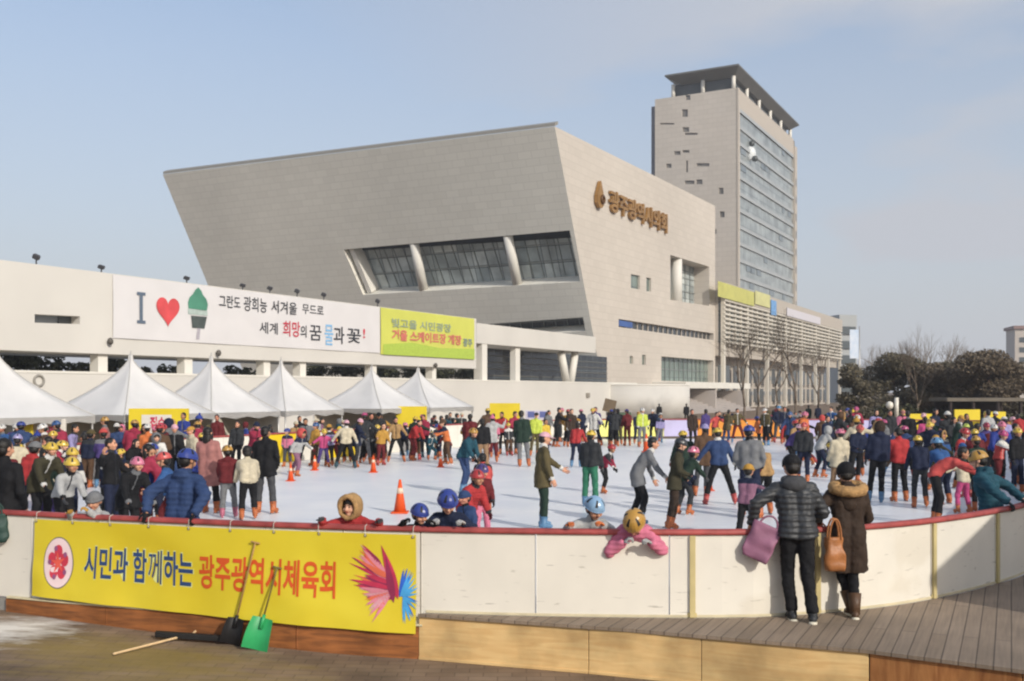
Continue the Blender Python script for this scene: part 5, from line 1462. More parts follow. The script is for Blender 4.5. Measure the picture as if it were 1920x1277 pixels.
def skate_mesh(r, i):
    """Slots boot, blade."""
    mb = MB(); a = r.ankle[i]; f = footdir(r, i); up = (UP - f * f.z).normalized(); rt = f.cross(up)
    sh = (r.knee[i] - a).normalized()
    mb.tube(a - up * .045 - f * .03, a + f * .12 - up * .058, .052, .040, 10, 0, 'rr', True, .85, rt)
    mb.tube(a - up * .05, a + sh * .11, .058, .066, 10, 0, 'rf'); mb.torus(a + sh * .10, .063, .012, sh.to_track_quat('Z', 'Y').to_matrix(), 12, 5, 0)
    mb.obox(a - up * .155 - f * .11 - rt * .004, f * .30, rt * .008, up * .035, 1); mb.obox(a - up * .125 - f * .07 - rt * .02, f * .06, rt * .04, up * .05, 0); mb.obox(a - up * .125 + f * .07 - rt * .02, f * .06, rt * .04, up * .05, 0)
    return mb
def shoe_mesh(r, i, boot=False):
    mb = MB(); a = r.ankle[i]; f = footdir(r, i); up = (UP - f * f.z).normalized(); rt = f.cross(up)
    mb.tube(a - up * .04 - f * .03, a + f * .14 - up * .052, .050, .038, 10, 0, 'rr', True, .85, rt)
    mb.tube(a - up * .04, a + (r.knee[i] - a).normalized() * (.20 if boot else .05), .054, .078 if boot else .05, 10, 0)
    mb.tube(a - up * .083 - f * .05, a + f * .155 - up * .083, .046, .040, 10, 1, 'rr', True, .55, up)
    return mb
def dome(r, mb, c, rx, ry, rz, z0, mi=0, nu=20, nv=7, ribs=0, ribk=.05, vent=None):
    """Shell cut off at local height z0, with an inner face."""
    t1 = math.acos(max(-1, min(1, z0 / rz)))
    def pt(t, a, k):
        q = 1 + (ribk * math.cos(ribs * a) * math.sin(t) if ribs else 0)
        return c + r.hq @ V((rx * math.sin(t) * math.cos(a) * q * k, ry * math.sin(t) * math.sin(a) * q * k, rz * math.cos(t) * k))
    vs = []; rows = []
    for k in (1.0, .90):
        rows.append(len(vs))
        for j in range(nv + 1):
            t = max(.02, t1 * j / nv)
            for i in range(nu): vs.append(pt(t, 2 * math.pi * i / nu, k))
    o, q = rows
    for j in range(nv):
        for i in range(nu):
            i2 = (i + 1) % nu
            f = (o + j * nu + i, o + (j + 1) * nu + i, o + (j + 1) * nu + i2, o + j * nu + i2)
            m = vent if (vent is not None and 1 < j < nv - 2 and i % 4 == 1) else mi
            mb.add([vs[x] for x in f], [(0, 1, 2, 3)], m, True)
            f = (q + j * nu + i2, q + (j + 1) * nu + i2, q + (j + 1) * nu + i, q + j * nu + i); mb.add([vs[x] for x in f], [(0, 1, 2, 3)], mi, True)
    for i in range(nu):
        i2 = (i + 1) % nu; f = (o + nv * nu + i, q + nv * nu + i, q + nv * nu + i2, o + nv * nu + i2); mb.add([vs[x] for x in f], [(0, 1, 2, 3)], mi, True)
    mb.add([vs[o + i] for i in range(nu)], [tuple(range(nu))], mi, True)
def head_mesh(r, kind):
    """Returns list of (part name, MB, slot list keys)."""
    k = r.hk; out = []
    if kind in ('helmet', 'cap', 'beanie', 'bobble', 'hair', 'long'):
        hb = MB()
        q = .90 if kind in ('helmet', 'cap', 'beanie', 'bobble') else 1
        hb.ell(H(r, 0, .026, .036 if q == 1 else .026), (.087 * k * q, .098 * k * q, .094 * k * q), r.hq, 18, 12)
        hb.ell(H(r, 0, .050, -.015), (.080 * k, .066 * k, .080 * k), r.hq, 14, 10)
        if kind == 'long':
            hb.ell(H(r, 0, .055, -.11), (.085 * k, .055 * k, .15 * k), r.hq, 14, 10)
            for sx in (-1, 1): hb.ell(H(r, sx * .066, -.01, -.07), (.026 * k, .045 * k, .12 * k), r.hq, 10, 8)
        for v in hb.v: v += (v - r.head).normalized() * noise.noise(v * 38) * .006
        out.append(('hair', hb, 'hair'))
    if kind == 'helmet':
        mb = MB(); dome(r, mb, H(r, 0, .012, .028), .107 * k, .128 * k, .112 * k, -.012 * k, 0, 20, 7, 5, .03, 1)
        mb.torus(H(r, 0, .012, .018), .106 * k, .007 * k, r.hq, 20, 5, 0, 1.18)
        for sx in (-1, 1): mb.tube(H(r, sx * .088, -.005, .01), H(r, sx * .03, -.055, -.108), .005 * k, .005 * k, 5, 1)
        out.append(('helmet', mb, 'helmet'))
    elif kind == 'cap':
        mb = MB(); dome(r, mb, H(r, 0, .01, .035), .094 * k, .108 * k, .092 * k, 0, 0, 18, 6)
        mb.ell(H(r, 0, -.125, .034), (.068 * k, .062 * k, .008 * k), r.hq, 14, 6); out.append(('cap', mb, 'hat'))
    elif kind in ('beanie', 'bobble'):
        mb = MB(); dome(r, mb, H(r, 0, .012, .026), .098 * k, .112 * k, .110 * k, -.01 * k, 0, 24, 8, 12, .012); mb.torus(H(r, 0, .012, .024), .095 * k, .017 * k, r.hq, 20, 8, 0, 1.14)
        if kind == 'bobble': mb.ell(H(r, 0, .02, .155), (.04 * k, .04 * k, .04 * k), r.hq, 10, 8)
        out.append(('beanie', mb, 'hat'))
    elif kind in ('hood', 'furhood'):
        mb = MB(); n = 20; vs = []; prof = [(-.072, .092), (-.05, .110), (.0, .122), (.06, .122), (.115, .098), (.140, .05), (.146, .004)]
        for y, rr in prof:
            for i in range(n):
                a = 2 * math.pi * i / n
                vs.append(H(r, rr * .95 * math.cos(a), y, .005 + rr * 1.18 * math.sin(a) - (.02 if math.sin(a) < 0 else 0)))
        for y, rr in reversed(prof):
            for i in range(n):
                a = 2 * math.pi * i / n; vs.append(H(r, rr * .84 * math.cos(a), y, .005 + rr * 1.05 * math.sin(a) - (.02 if math.sin(a) < 0 else 0)))
        nr = len(prof) * 2
        mb.add(vs, [(j * n + i, (j + 1) * n + i, (j + 1) * n + (i + 1) % n, j * n + (i + 1) % n) for j in range(nr - 1) for i in range(n)] + [((nr - 1) * n + i, i, (i + 1) % n, (nr - 1) * n + (i + 1) % n) for i in range(n)], 0, True)
        out.append(('hood', mb, 'hat'))
        hb = MB(); hb.ell(H(r, 0, .012, .04), (.084 * k, .094 * k, .088 * k), r.hq, 16, 10); out.append(('hair', hb, 'hair'))
        if kind == 'furhood':
            fb = MB(); c = H(r, 0, -.066, .0); rm = r.hq @ rotx(90)
            fb.torus(c, .108 * k, .030 * k, rm, 28, 8, 0, 1.15)
            for v in fb.v: v += (v - c).normalized() * noise.noise(v * 60) * .02
            out.append(('fur_trim', fb, 'fur'))
    return out

def person(loc, rz, h, pose, jacket, jcol, tcol, head, hcol, shoes, scol, label, group=None, kid=None, vox=.026, glove=None, hair=HAIR, slim=False, fur=FUR, uniq=None, z=None, slender=1.0, jmat=None, cat='person', trim=None, yoke=None, tip=(0, 0)):
    """One person: body mesh at top level, clothes as children. Meshes of a pose are shared."""
    kid = (h < 1.48) if kid is None else kid
    P = POSES[pose] if isinstance(pose, str) else pose
    pk = (pose if isinstance(pose, str) else uniq, kid, vox)
    if ('rig', pk) not in MESH: MESH['rig', pk] = make_rig(P, kid)
    r = MESH['rig', pk]
    def get(key, fn):
        kk = (key, pk)
        if kk not in MESH: MESH[kk] = fn()
        return MESH[kk]
    def put(name, me, parent, mats):
        o = bpy.data.objects.new(name, me); link(o, parent)
        for i, m in enumerate(mats):
            if len(o.material_slots) <= i: me.materials.append(m)
            o.material_slots[i].link = 'OBJECT'; o.material_slots[i].material = m
        return o
    sk = SKINS[len(COL.objects) % 5]
    me = get('body', lambda: body_mesh(r, pk, max(.012, vox * .6)))
    o = put('person', me, None, [sk, EYE, LIP, F(glove) if glove else sk])
    base = (1.62 if not kid else 1.58)
    s = h / base
    o.location = loc; o.rotation_euler = (R(tip[0]), R(tip[1]), R(rz)); o.scale = (s * slender, s * slender, s)
    tag(o, label, cat, group)
    put('jacket', get(jacket, lambda: jacket_mesh(r, vox, jacket)), o, [jmat or F(jcol), F(trim or jcol), F(yoke or jcol)] if not jmat else [jmat, jmat, jmat])
    tuck = shoes != 'shoe'
    put('trousers', get('trousers' + str(slim) + str(tuck), lambda: trousers_mesh(r, vox, slim, tuck)), o, [F(tcol)])
    cols = {'hair': [hair], 'helmet': [HM(hcol or 'yellow'), VENT], 'hat': [F(hcol or 'grey')], 'fur': [fur]}
    for i, (nm, mb_, ck) in enumerate(get(('head', head), lambda: [(nm, mb_.mesh(nm, []), ck) for nm, mb_, ck in head_mesh(r, head)])):
        put(nm, mb_, o, cols[ck])
    for i in (0, 1):
        if shoes == 'skate': put('skate', get(('skate', i), lambda: skate_mesh(r, i).mesh('skate', [])), o, [mat('skate_' + scol, tuple(c * .8 for c in CL[scol]), .45, .15, 4), BLADE])
        else: put('boot' if shoes == 'boot' else 'shoe', get((shoes, i), lambda: shoe_mesh(r, i, shoes == 'boot').mesh('shoe', [])), o, [LEATHER if shoes == 'boot' else mat('shoe_' + scol, CL[scol], .6, .1, 6), SOLE])
    return o
ICE_Y = lambda fy: CAM_Z * FPX / (fy - HY)
SK = .075       # boot sole above the ice, standing on the blade
def on_ice(px, fy):
    Y = ICE_Y(fy); return V(((px - CX) / FPX * Y, Y, SK))
# ------------------------------------------------------------------ the crowd
USED = set()
def inside(p, margin=.45):
    c = False; x, y = p.x, p.y
    for i in range(0, NR, 3):
        a, b = RINK[i], RINK[(i + 3) % NR if i + 3 < NR else 0]
        if (a.y > y) != (b.y > y) and x < (b.x - a.x) * (y - a.y) / (b.y - a.y) + a.x: c = not c
    return c and min((V((q.x - x, q.y - y, 0))).length for q in RINK[::3]) > margin
PLACED = []
def free(p, d=.55): return all((V((q.x - p.x, q.y - p.y, 0))).length > d for q in PLACED)
JW = dict(jacket='jacket', puffer='puffer', coat='coat', parka='parka', long='long coat')
HW = dict(helmet='helmet', cap='cap', beanie='beanie', bobble='bobble hat', hood='hood up', furhood='fur hood')
PW = dict(stand='standing', stand2='waiting', pockets='idling', skateL='gliding', skateR='gliding', wobble='balancing', apart='straddling', lean='stooping', bend='bending', reach='reaching', crouch='crouching', point='pointing', armsup='waving', sit='sitting', hug='huddling')
def zone(px, Y, off=False):
    xs_ = [(70, 'at the left edge'), (170, 'below the ring lamp'), (300, 'below the tallest tent'), (420, 'below the second tent peak'), (530, 'below the third tent peak'), (640, 'below the dark hedge'), (740, 'below the fourth tent peak'), (860, 'below the last tent'),
           (960, 'below the lime banner'), (1060, 'below the V columns'), (1160, 'below the leaning corner'), (1260, 'below the gold letters'), (1340, 'below the entrance canopy'), (1440, 'below the office tower'), (1530, 'below the bare trees'), (1620, 'below the pole banner'), (1700, 'below the globe lamp'), (1790, 'below the pale bare tree'), (1860, 'below the dark shelter'), (9999, 'at the right edge')]
    w = [t for x, t in xs_ if px < x][0]
    d = '' if off else ('near ice ' if Y < 26 else 'mid ice ' if Y < 38 else 'far ice ')
    return d + w
def autolabel(h, jk, jc, hd, hc, pose, px, Y, off):
    age = 'child' if h < 1.45 else ('bystander' if off else 'skater')
    hp = {'hair': 'black hair', 'long': 'long black hair'}.get(hd) or f'{nice(hc)} {HW[hd]}'
    t = f'{age} in {nice(jc)} {JW[jk]} and {hp} {PW[pose]}, {zone(px, Y, off)}'
    if len(t.split()) > 16: t = f'{age} in {nice(jc)} {JW[jk]} and {hp}, {zone(px, Y, off)}'
    return t
GICE = 'skaters on the ice'; GOFF = 'people outside the boards'
rngc = random.Random(21)
def add(px, fy, h, rz, pose, jk, jc, tc, hd, hc, sc='orange', label=None, off=False, Y=None, shoes=None, vox=.026, **kw):
    p = on_ice(px, fy) if not off else None
    if Y is not None: p = V(((px - CX) / FPX * Y, Y, 0))
    z = .066 * h / 1.6
    if off: z = ground_z(p.x, p.y) + .005
    p.z = z
    lab = label
    if not lab:
        lab = autolabel(h, jk, jc, hd, hc, pose, px, p.y, off); tries = 0
        while lab in USED and tries < 40:
            jc = rngc.choice(['black', 'navy', 'charcoal', 'maroon', 'brown', 'grey', 'olive', 'denim', 'darkgreen', 'purple', 'red', 'cream', 'mauve', 'teal']); tries += 1
            lab = autolabel(h, jk, jc, hd, hc, pose, px, p.y, off)
    USED.add(lab)
    PLACED.append(p)
    kw.setdefault('glove', rngc.choice([None, 'black', 'charcoal', 'darkgrey', 'navy', 'maroon', 'white']))
    if not off and pose in ('stand', 'stand2', 'apart', 'pockets', 'wobble', 'skateL', 'skateR'): kw.setdefault('tip', (rngc.uniform(-3, 6), rngc.uniform(-5, 5)))
    kw.setdefault('slender', rngc.uniform(.94, 1.12))
    kw.setdefault('trim', rngc.choice([None, 'black', 'black', 'charcoal', jc if jc != 'black' else 'grey', 'white', 'grey']))
    kw.setdefault('yoke', rngc.choice([None, None, None, 'charcoal', 'navy', 'grey', 'white']) if h < 1.5 else None)
    return person(p, rz, h, pose, jk, jc, tc, hd, hc, shoes or ('shoe' if off else 'skate'), 'charcoal' if off else sc, lab, GOFF if off else GICE, vox=vox, **kw)

# --- people one can pick out: px, feet row, height, facing, pose, jacket, colour, trousers, head, colour, skates
ROWS = [
 (8, 906, 1.5, -20, 'stand', 'jacket', 'blue', 'navy', 'helmet', 'white', 'skyblue'), (30, 896, 1.5, 30, 'stand2', 'jacket', 'purple', 'black', 'helmet', 'white', 'orange'),
 (48, 926, 1.38, 160, 'lean', 'puffer', 'red', 'charcoal', 'beanie', 'grey', 'orange'), (38, 942, 1.2, 170, 'stand', 'jacket', 'orange', 'navy', 'helmet', 'yellow', 'orange'),
 (72, 1000, 1.62, 60, 'lean', 'coat', 'darkolive', 'black', 'helmet', 'yellow', 'orange'), (99, 964, 1.5, -70, 'stand2', 'coat', 'cream', 'charcoal', 'long', None, 'orange'),
 (127, 978, 1.42, 40, 'lean', 'jacket', 'white', 'navy', 'helmet', 'yellow', 'orange'), (106, 888, 1.5, 0, 'stand', 'puffer', 'crimson', 'black', 'hair', None, 'orange'),
 (160, 914, 1.4, 175, 'stand', 'jacket', 'navy', 'brown', 'beanie', 'olive', 'orange'), (191, 914, 1.42, 200, 'stand2', 'jacket', 'purple', 'black', 'beanie', 'coral', 'skyblue'),
 (224, 902, 1.52, 190, 'stand', 'jacket', 'denim', 'navy', 'beanie', 'white', 'orange'), (257, 900, 1.5, 170, 'pockets', 'jacket', 'blue', 'charcoal', 'hair', None, 'skyblue'),
 (279, 908, 1.55, 20, 'stand', 'coat', 'brown', 'black', 'long', None, 'orange'), (331, 915, 1.55, 10, 'stand', 'jacket', 'black', 'black', 'beanie', 'ltpink', 'orange'),
 (372, 946, 1.42, 150, 'lean', 'jacket', 'royal', 'navy', 'helmet', 'royal', 'orange'), (345, 872, 1.68, -15, 'stand', 'jacket', 'royal', 'black', 'hair', None, 'orange'),
 (395, 962, 1.66, 165, 'stand', 'long', 'dustypink', 'black', 'long', None, 'orange', 'woman in dusty pink long coat seen from behind below the second tent'), (429, 970, 1.32, 190, 'stand2', 'puffer', 'maroon', 'grey', 'helmet', 'mustard', 'pink'),
 (466, 974, 1.42, 200, 'lean', 'jacket', 'cream', 'black', 'hair', None, 'orange'), (497, 963, 1.68, 170, 'pockets', 'coat', 'black', 'darkgrey', 'hair', None, 'orange'),
 (441, 884, 1.5, 0, 'stand', 'jacket', 'charcoal', 'black', 'hair', None, 'orange'), (476, 890, 1.5, 50, 'reach', 'jacket', 'crimson', 'black', 'beanie', 'navy', 'orange'),
 (412, 868, 1.6, 10, 'stand', 'coat', 'maroon', 'black', 'hair', None, 'orange'), (553, 892, 1.36, 70, 'skateR', 'jacket', 'ltgrey', 'mauve', 'hood', 'coral', 'orange'),
 (606, 876, 1.22, 20, 'wobble', 'jacket', 'hotpink', 'purple', 'helmet', 'yellow', 'orange'), (617, 874, 1.3, 200, 'stand', 'jacket', 'lavender', 'charcoal', 'beanie', 'mustard', 'orange'),
 (629, 870, 1.25, -30, 'stand2', 'puffer', 'red', 'maroon', 'hair', None, 'orange'), (648, 878, 1.5, 185, 'apart', 'jacket', 'cream', 'black', 'beanie', 'ltpink', 'teal'),
 (691, 862, 1.62, 20, 'stand', 'coat', 'black', 'black', 'hair', None, 'orange'), (713, 862, 1.66, -10, 'stand2', 'parka', 'charcoal', 'black', 'cap', 'black', 'orange'),
 (743, 866, 1.55, 10, 'apart', 'jacket', 'camel', 'black', 'hair', None, 'orange'), (773, 864, 1.5, 60, 'lean', 'puffer', 'red', 'maroon', 'hair', None, 'orange'),
 (798, 858, 1.55, -20, 'stand', 'puffer', 'crimson', 'black', 'hair', None, 'teal'), (806, 862, 1.2, 30, 'crouch', 'jacket', 'teal', 'teal', 'helmet', 'yellow', 'orange'), (822, 858, 1.5, 100, 'stand2', 'jacket', 'red', 'navy', 'hair', None, 'orange'),
 (838, 870, 1.45, -80, 'reach', 'jacket', 'orange', 'brown', 'beanie', 'brown', 'orange'), (880, 866, 1.6, 170, 'stand', 'coat', 'maroon', 'black', 'hair', None, 'orange'),
 (868, 925, 1.62, 60, 'lean', 'puffer', 'teal', 'denim', 'helmet', 'mustard', 'skyblue'), (906, 884, 1.55, 190, 'stand', 'jacket', 'black', 'tan', 'hair', None, 'orange'),
 (927, 858, 1.5, 10, 'stand', 'coat', 'pink', 'maroon', 'long', None, 'orange'), (945, 852, 1.6, -20, 'pockets', 'puffer', 'red', 'black', 'hair', None, 'orange'), (962, 852, 1.62, 30, 'stand2', 'jacket', 'crimson', 'charcoal', 'hair', None, 'orange'),
 (983, 875, 1.76, 175, 'stand', 'coat', 'darkgreen', 'grey', 'hair', None, 'orange'), (1001, 856, 1.6, 0, 'stand', 'jacket', 'hivis', 'olive', 'cap', 'charcoal', 'orange'),
 (1022, 850, 1.3, 30, 'stand', 'jacket', 'yellow', 'navy', 'hair', None, 'skyblue'), (1043, 838, 1.7, 90, 'reach', 'jacket', 'black', 'black', 'hair', None, 'orange'),
 (1080, 876, 1.5, 165, 'lean', 'jacket', 'red', 'navy', 'hair', None, 'skyblue'), (1070, 838, 1.62, 20, 'stand', 'coat', 'darkbrown', 'black', 'hair', None, 'orange'),
 (1117, 832, 1.66, -10, 'stand', 'jacket', 'purple', 'navy', 'hair', None, 'orange'), (1160, 834, 1.6, 190, 'stand', 'jacket', 'black', 'olive', 'hair', None, 'orange'), (1176, 836, 1.6, 200, 'stand2', 'puffer', 'maroon', 'maroon', 'beanie', 'purple', 'orange'),
 (1203, 838, 1.66, 20, 'stand', 'jacket', 'hivis', 'grey', 'helmet', 'white', 'orange'), (1236, 830, 1.3, 0, 'stand', 'jacket', 'lavender', 'grey', 'hair', None, 'skyblue'),
 (1016, 992, 1.66, 100, 'point', 'coat', 'olive', 'darkgreen', 'cap', 'ltpink', 'skyblue'), (1106, 950, 1.55, 150, 'stand', 'jacket', 'charcoal', 'green', 'helmet', 'yellow', 'skyblue'),
 (1131, 925, 1.2, 60, 'lean', 'jacket', 'crimson', 'black', 'helmet', 'red', 'orange'), (1193, 984, 1.66, 90, 'lean', 'coat', 'grey', 'black', 'hair', None, 'skyblue'),
 (1258, 992, 1.56, 75, 'stand2', 'coat', 'darkolive', 'darkbrown', 'helmet', 'charcoal', 'orange'), (1281, 965, 1.36, 120, 'lean', 'jacket', 'darkgreen', 'charcoal', 'helmet', 'pink', 'orange'),
 (1289, 930, 1.56, 190, 'lean', 'coat', 'darkgreen', 'black', 'helmet', 'yellow', 'orange'), (1314, 930, 1.62, 185, 'stand', 'coat', 'brown', 'darkgrey', 'beanie', 'lavender', 'orange'),
 (1351, 946, 1.62, 180, 'apart', 'jacket', 'denim', 'black', 'helmet', 'yellow', 'coral'), (1408, 972, 1.72, 160, 'pockets', 'jacket', 'grey', 'navy', 'helmet', 'royal', 'orange'),
 (1434, 965, 1.5, 190, 'lean', 'jacket', 'camel', 'black', 'helmet', 'yellow', 'orange'), (1400, 1015, 1.2, 150, 'reach', 'jacket', 'mauve', 'black', 'beanie', 'mustard', 'orange'),
 (1300, 838, 1.62, 10, 'stand', 'coat', 'darkbrown', 'black', 'hair', None, 'orange'), (1322, 836, 1.6, 200, 'stand', 'jacket', 'purple', 'navy', 'hair', None, 'orange'), (1340, 834, 1.5, 30, 'wobble', 'jacket', 'coral', 'black', 'hair', None, 'orange'),
 (1384, 830, 1.62, 0, 'apart', 'jacket', 'olive', 'maroon', 'hair', None, 'skyblue'), (1443, 828, 1.66, -60, 'lean', 'jacket', 'charcoal', 'black', 'hair', None, 'orange'), (1471, 832, 1.68, 0, 'stand', 'jacket', 'navy', 'red', 'hair', None, 'orange'),
 (1480, 886, 1.5, 60, 'lean', 'jacket', 'purple', 'black', 'helmet', 'ltpink', 'orange'), (1505, 905, 1.55, -30, 'stand', 'puffer', 'charcoal', 'navy', 'helmet', 'coral', 'orange'), (1536, 895, 1.5, 100, 'lean', 'jacket', 'ltgrey', 'navy', 'hood', 'ltgrey', 'orange'),
 (1551, 868, 1.56, 20, 'stand', 'jacket', 'navy', 'black', 'hair', None, 'orange'), (1570, 930, 1.5, 190, 'stand', 'coat', 'cream', 'tan', 'helmet', 'pink', 'orange'),
 (1567, 838, 1.62, 10, 'stand', 'coat', 'darkgreen', 'black', 'hair', None, 'orange'), (1584, 852, 1.45, -10, 'stand2', 'jacket', 'crimson', 'black', 'helmet', 'mustard', 'orange'), (1602, 852, 1.7, 175, 'stand', 'coat', 'black', 'black', 'hair', None, 'orange'),
 (1637, 852, 1.68, 0, 'stand', 'jacket', 'lavender', 'black', 'long', None, 'orange'), (1622, 864, 1.5, 70, 'lean', 'jacket', 'royal', 'navy', 'hair', None, 'orange'),
 (1641, 942, 1.72, 178, 'stand', 'puffer', 'navy', 'black', 'furhood', 'darkbrown', 'skyblue'), (1687, 940, 1.58, 185, 'stand2', 'jacket', 'red', 'black', 'hair', None, 'orange'),
 (1672, 850, 1.66, 0, 'stand', 'coat', 'charcoal', 'black', 'hair', None, 'orange'), (1690, 842, 1.6, -20, 'stand', 'jacket', 'pink', 'mauve', 'beanie', 'dustypink', 'orange'), (1707, 862, 1.68, 160, 'stand', 'coat', 'black', 'black', 'hair', None, 'orange'),
 (1722, 862, 1.4, 40, 'lean', 'jacket', 'purple', 'navy', 'hair', None, 'orange'), (1726, 952, 1.55, 170, 'lean', 'jacket', 'navy', 'charcoal', 'helmet', 'yellow', 'orange'), (1742, 872, 1.45, 20, 'stand', 'jacket', 'mustard', 'mustard', 'helmet', 'yellow', 'orange'),
 (1776, 872, 1.72, 175, 'stand', 'coat', 'charcoal', 'black', 'beanie', 'white', 'skyblue'), (1818, 866, 1.62, 10, 'pockets', 'coat', 'black', 'black', 'long', None, 'orange'), (1815, 902, 1.5, 160, 'stand', 'jacket', 'teal', 'navy', 'helmet', 'hivis', 'orange'),
 (1796, 915, 1.45, 30, 'stand2', 'jacket', 'red', 'black', 'helmet', 'red', 'orange'), (1772, 945, 1.45, 190, 'lean', 'jacket', 'blue', 'navy', 'helmet', 'skyblue', 'orange'), (1808, 962, 1.22, 200, 'wobble', 'jacket', 'cream', 'hotpink', 'helmet', 'coral', 'orange'),
 (1838, 960, 1.48, 190, 'stand', 'coat', 'darkgreen', 'black', 'helmet', 'mustard', 'orange'), (1858, 905, 1.5, 0, 'stand', 'jacket', 'maroon', 'black', 'helmet', 'white', 'orange'), (1872, 915, 1.4, 40, 'reach', 'jacket', 'coral', 'maroon', 'helmet', 'hotpink', 'orange'),
 (1890, 880, 1.6, 190, 'stand', 'jacket', 'lavender', 'navy', 'cap', 'white', 'orange'), (1908, 925, 1.5, 20, 'stand', 'jacket', 'black', 'navy', 'helmet', 'yellow', 'orange'), (1850, 880, 1.4, 0, 'stand', 'puffer', 'purple', 'black', 'helmet', 'crimson', 'orange'),
 (50, 985, 1.45, 165, 'stand2', 'puffer', 'red', 'navy', 'beanie', 'grey', 'orange'), (20, 1010, 1.5, 200, 'stand', 'coat', 'maroon', 'black', 'helmet', 'mustard', 'orange'), (118, 1015, 1.4, 50, 'lean', 'jacket', 'ltgrey', 'black', 'helmet', 'yellow', 'orange'),
 (200, 985, 1.3, 170, 'stand', 'jacket', 'navy', 'black', 'helmet', 'royal', 'orange'), (1600, 905, 1.5, 10, 'stand2', 'jacket', 'navy', 'black', 'helmet', 'coral', 'orange'), (1830, 930, 1.5, 170, 'stand', 'puffer', 'maroon', 'navy', 'helmet', 'yellow', 'orange'),
 (1560, 880, 1.35, 30, 'sit', 'jacket', 'teal', 'black', 'helmet', 'yellow', 'orange'),
]
for row in ROWS: add(*row)
# the woman in coral bending towards a child by the right-hand boards
add(1752, 985, 1.66, 70, 'bend', 'jacket', 'coral', 'black', 'hair', None, 'orange', label='woman in coral red jacket bending over a child near the right boards')

# --- people against the boards
RAIL_Z = BOARD_TOP + .062
def to_local(w, loc, rz, s): 
    v = V(w) - V(loc); v.rotate(Quaternion((0, 0, 1), -R(rz))); return v / s
GRAIL = 'skaters holding on to the near boards'
def rail_person(px, top_y, back, lean, hands, jk, jc, tc, hd, hc, label, inset=.30, hp=0, hy=0, rz=None, glove='darkgrey', htilt=0, vox=.017, sc='orange', kid=True, drop=-.03, tilt=0, **kw):
    """hands: two (metres along the boards, metres outwards) pairs for right and left hand; the head top meets photo row top_y."""
    sx = near_s(px); p, n = rink_at(sx); t = V((-n.y, n.x, 0))
    loc = p - n * inset; yaw = math.degrees(math.atan2(n.x, -n.y))
    rz_ = (rz if rz is not None else 0) + yaw + (180 if back else 0)
    s = .9 if kid else 1.05; P = None
    for it in range(4):
        loc.z = .066 * s
        P = dict(lean=lean, tilt=tilt, legs=(((10 + lean * .2, 6), (-8, 5)), ((2, 6), (-16, 5))), arms=(((0, 0), (0, 0)), ((0, 0), (0, 0))), hp=hp, hy=hy, htilt=htilt, grip=.7, palm=(V((0, .3, -1)), V((0, .3, -1))))
        arms = []
        for i, (al, ou) in enumerate(hands):
            w = p + t * al + n * ou + UP * (RAIL_Z + .045 + (drop if ou > .06 else 0))
            side = (-1, 1)[i]
            arms.append(('ik', to_local(w, loc, rz_, s), V((side * .7, .3, -.6)) if not back else V((side * .9, .2, .1))))
        P['arms'] = tuple(arms)
        r = make_rig(P, kid)
        top = (r.head.z + .125 * r.hk) * s + loc.z
        d = loc + V((0, 0, 0)); want = CAM_Z + (HY - top_y) / FPX * (loc.y + (-.15 if not back else .1))
        s *= max(.7, min(1.3, (want - loc.z) / (top - loc.z)))
    base = 1.58 if kid else 1.62
    PLACED.append(loc.copy()); USED.add(label)
    return person(loc, rz_, s * base, P, jk, jc, tc, hd, hc, 'skate', sc, label, GRAIL, kid=kid, vox=vox, glove=glove, uniq=('rail', px), **kw)
rail_person(160, 922, False, 18, [(-.16, .07), (.10, .06)], 'jacket', 'ltgrey', 'charcoal', 'beanie', 'grey', 'child in grey beanie resting both arms on the boards above the round emblem', hp=10, hy=14, glove='mustard')
rail_person(650, 928, False, 26, [(-.27, .06), (.40, .03)], 'puffer', 'red', 'navy', 'furhood', 'camel', 'child in red padded jacket and fur hood with arms spread over the yellow banner', hp=-4, hy=-10, glove='darkgrey', inset=.34)
rail_person(776, 945, False, 24, [(-.10, .03), (.22, .04)], 'jacket', 'black', 'black', 'helmet', 'royal', 'child in blue helmet and black jacket at the right end of the yellow banner', hp=8, hy=46, glove='black', inset=.36)
rail_person(838, 918, False, 30, [(-.16, .02), (.20, .03)], 'jacket', 'navy', 'black', 'helmet', 'royal', 'child in navy jacket and royal blue helmet bent low over the rail', hp=22, hy=20, glove='ltgrey', inset=.42, tilt=-6)
rail_person(318, 843, True, 9, [(.33, .0), (-.32, .0)], 'puffer', 'denim', 'navy', 'helmet', 'royal', 'broad skater in blue padded jacket leaning back on the boards', hp=10, hy=-12, glove='black', kid=False, inset=.24, vox=.018)
rail_person(1103, 930, False, 34, [(-.20, .02), (.16, .01)], 'jacket', 'ltgrey', 'charcoal', 'helmet', 'ltblue', 'child in pale blue helmet and light grey jacket crouched against the boards', hp=14, hy=30, glove='orange', inset=.5, tilt=8)
rail_person(1190, 950, False, 66, [(-.12, .10), (.16, .17)], 'puffer', 'pink', 'navy', 'helmet', 'mustard', 'child in pink jacket and yellow helmet slumped over the top rail', hp=26, hy=-14, glove='ltgrey', inset=.34, drop=-.17)
add(238, 1035, 1.5, 50, 'lean', 'coat', 'black', 'black', 'helmet', 'pink', 'orange', label='woman in pink helmet and black coat stooping left of the broad blue jacket', vox=.02)
rail_person(1904, 846, True, 16, [(.30, .0), (-.28, .0)], 'puffer', 'teal', 'darkgreen', 'helmet', 'mustard', 'skater in dark teal jacket leaning back on the boards at the right edge', hp=12, hy=10, glove='charcoal', kid=False, inset=.3, vox=.02)
add(875, 1040, 1.3, 40, 'lean', 'puffer', 'red', 'navy', 'helmet', 'red', 'orange', label='child in red helmet and red jacket between the navy child and the purple helmet', vox=.02)
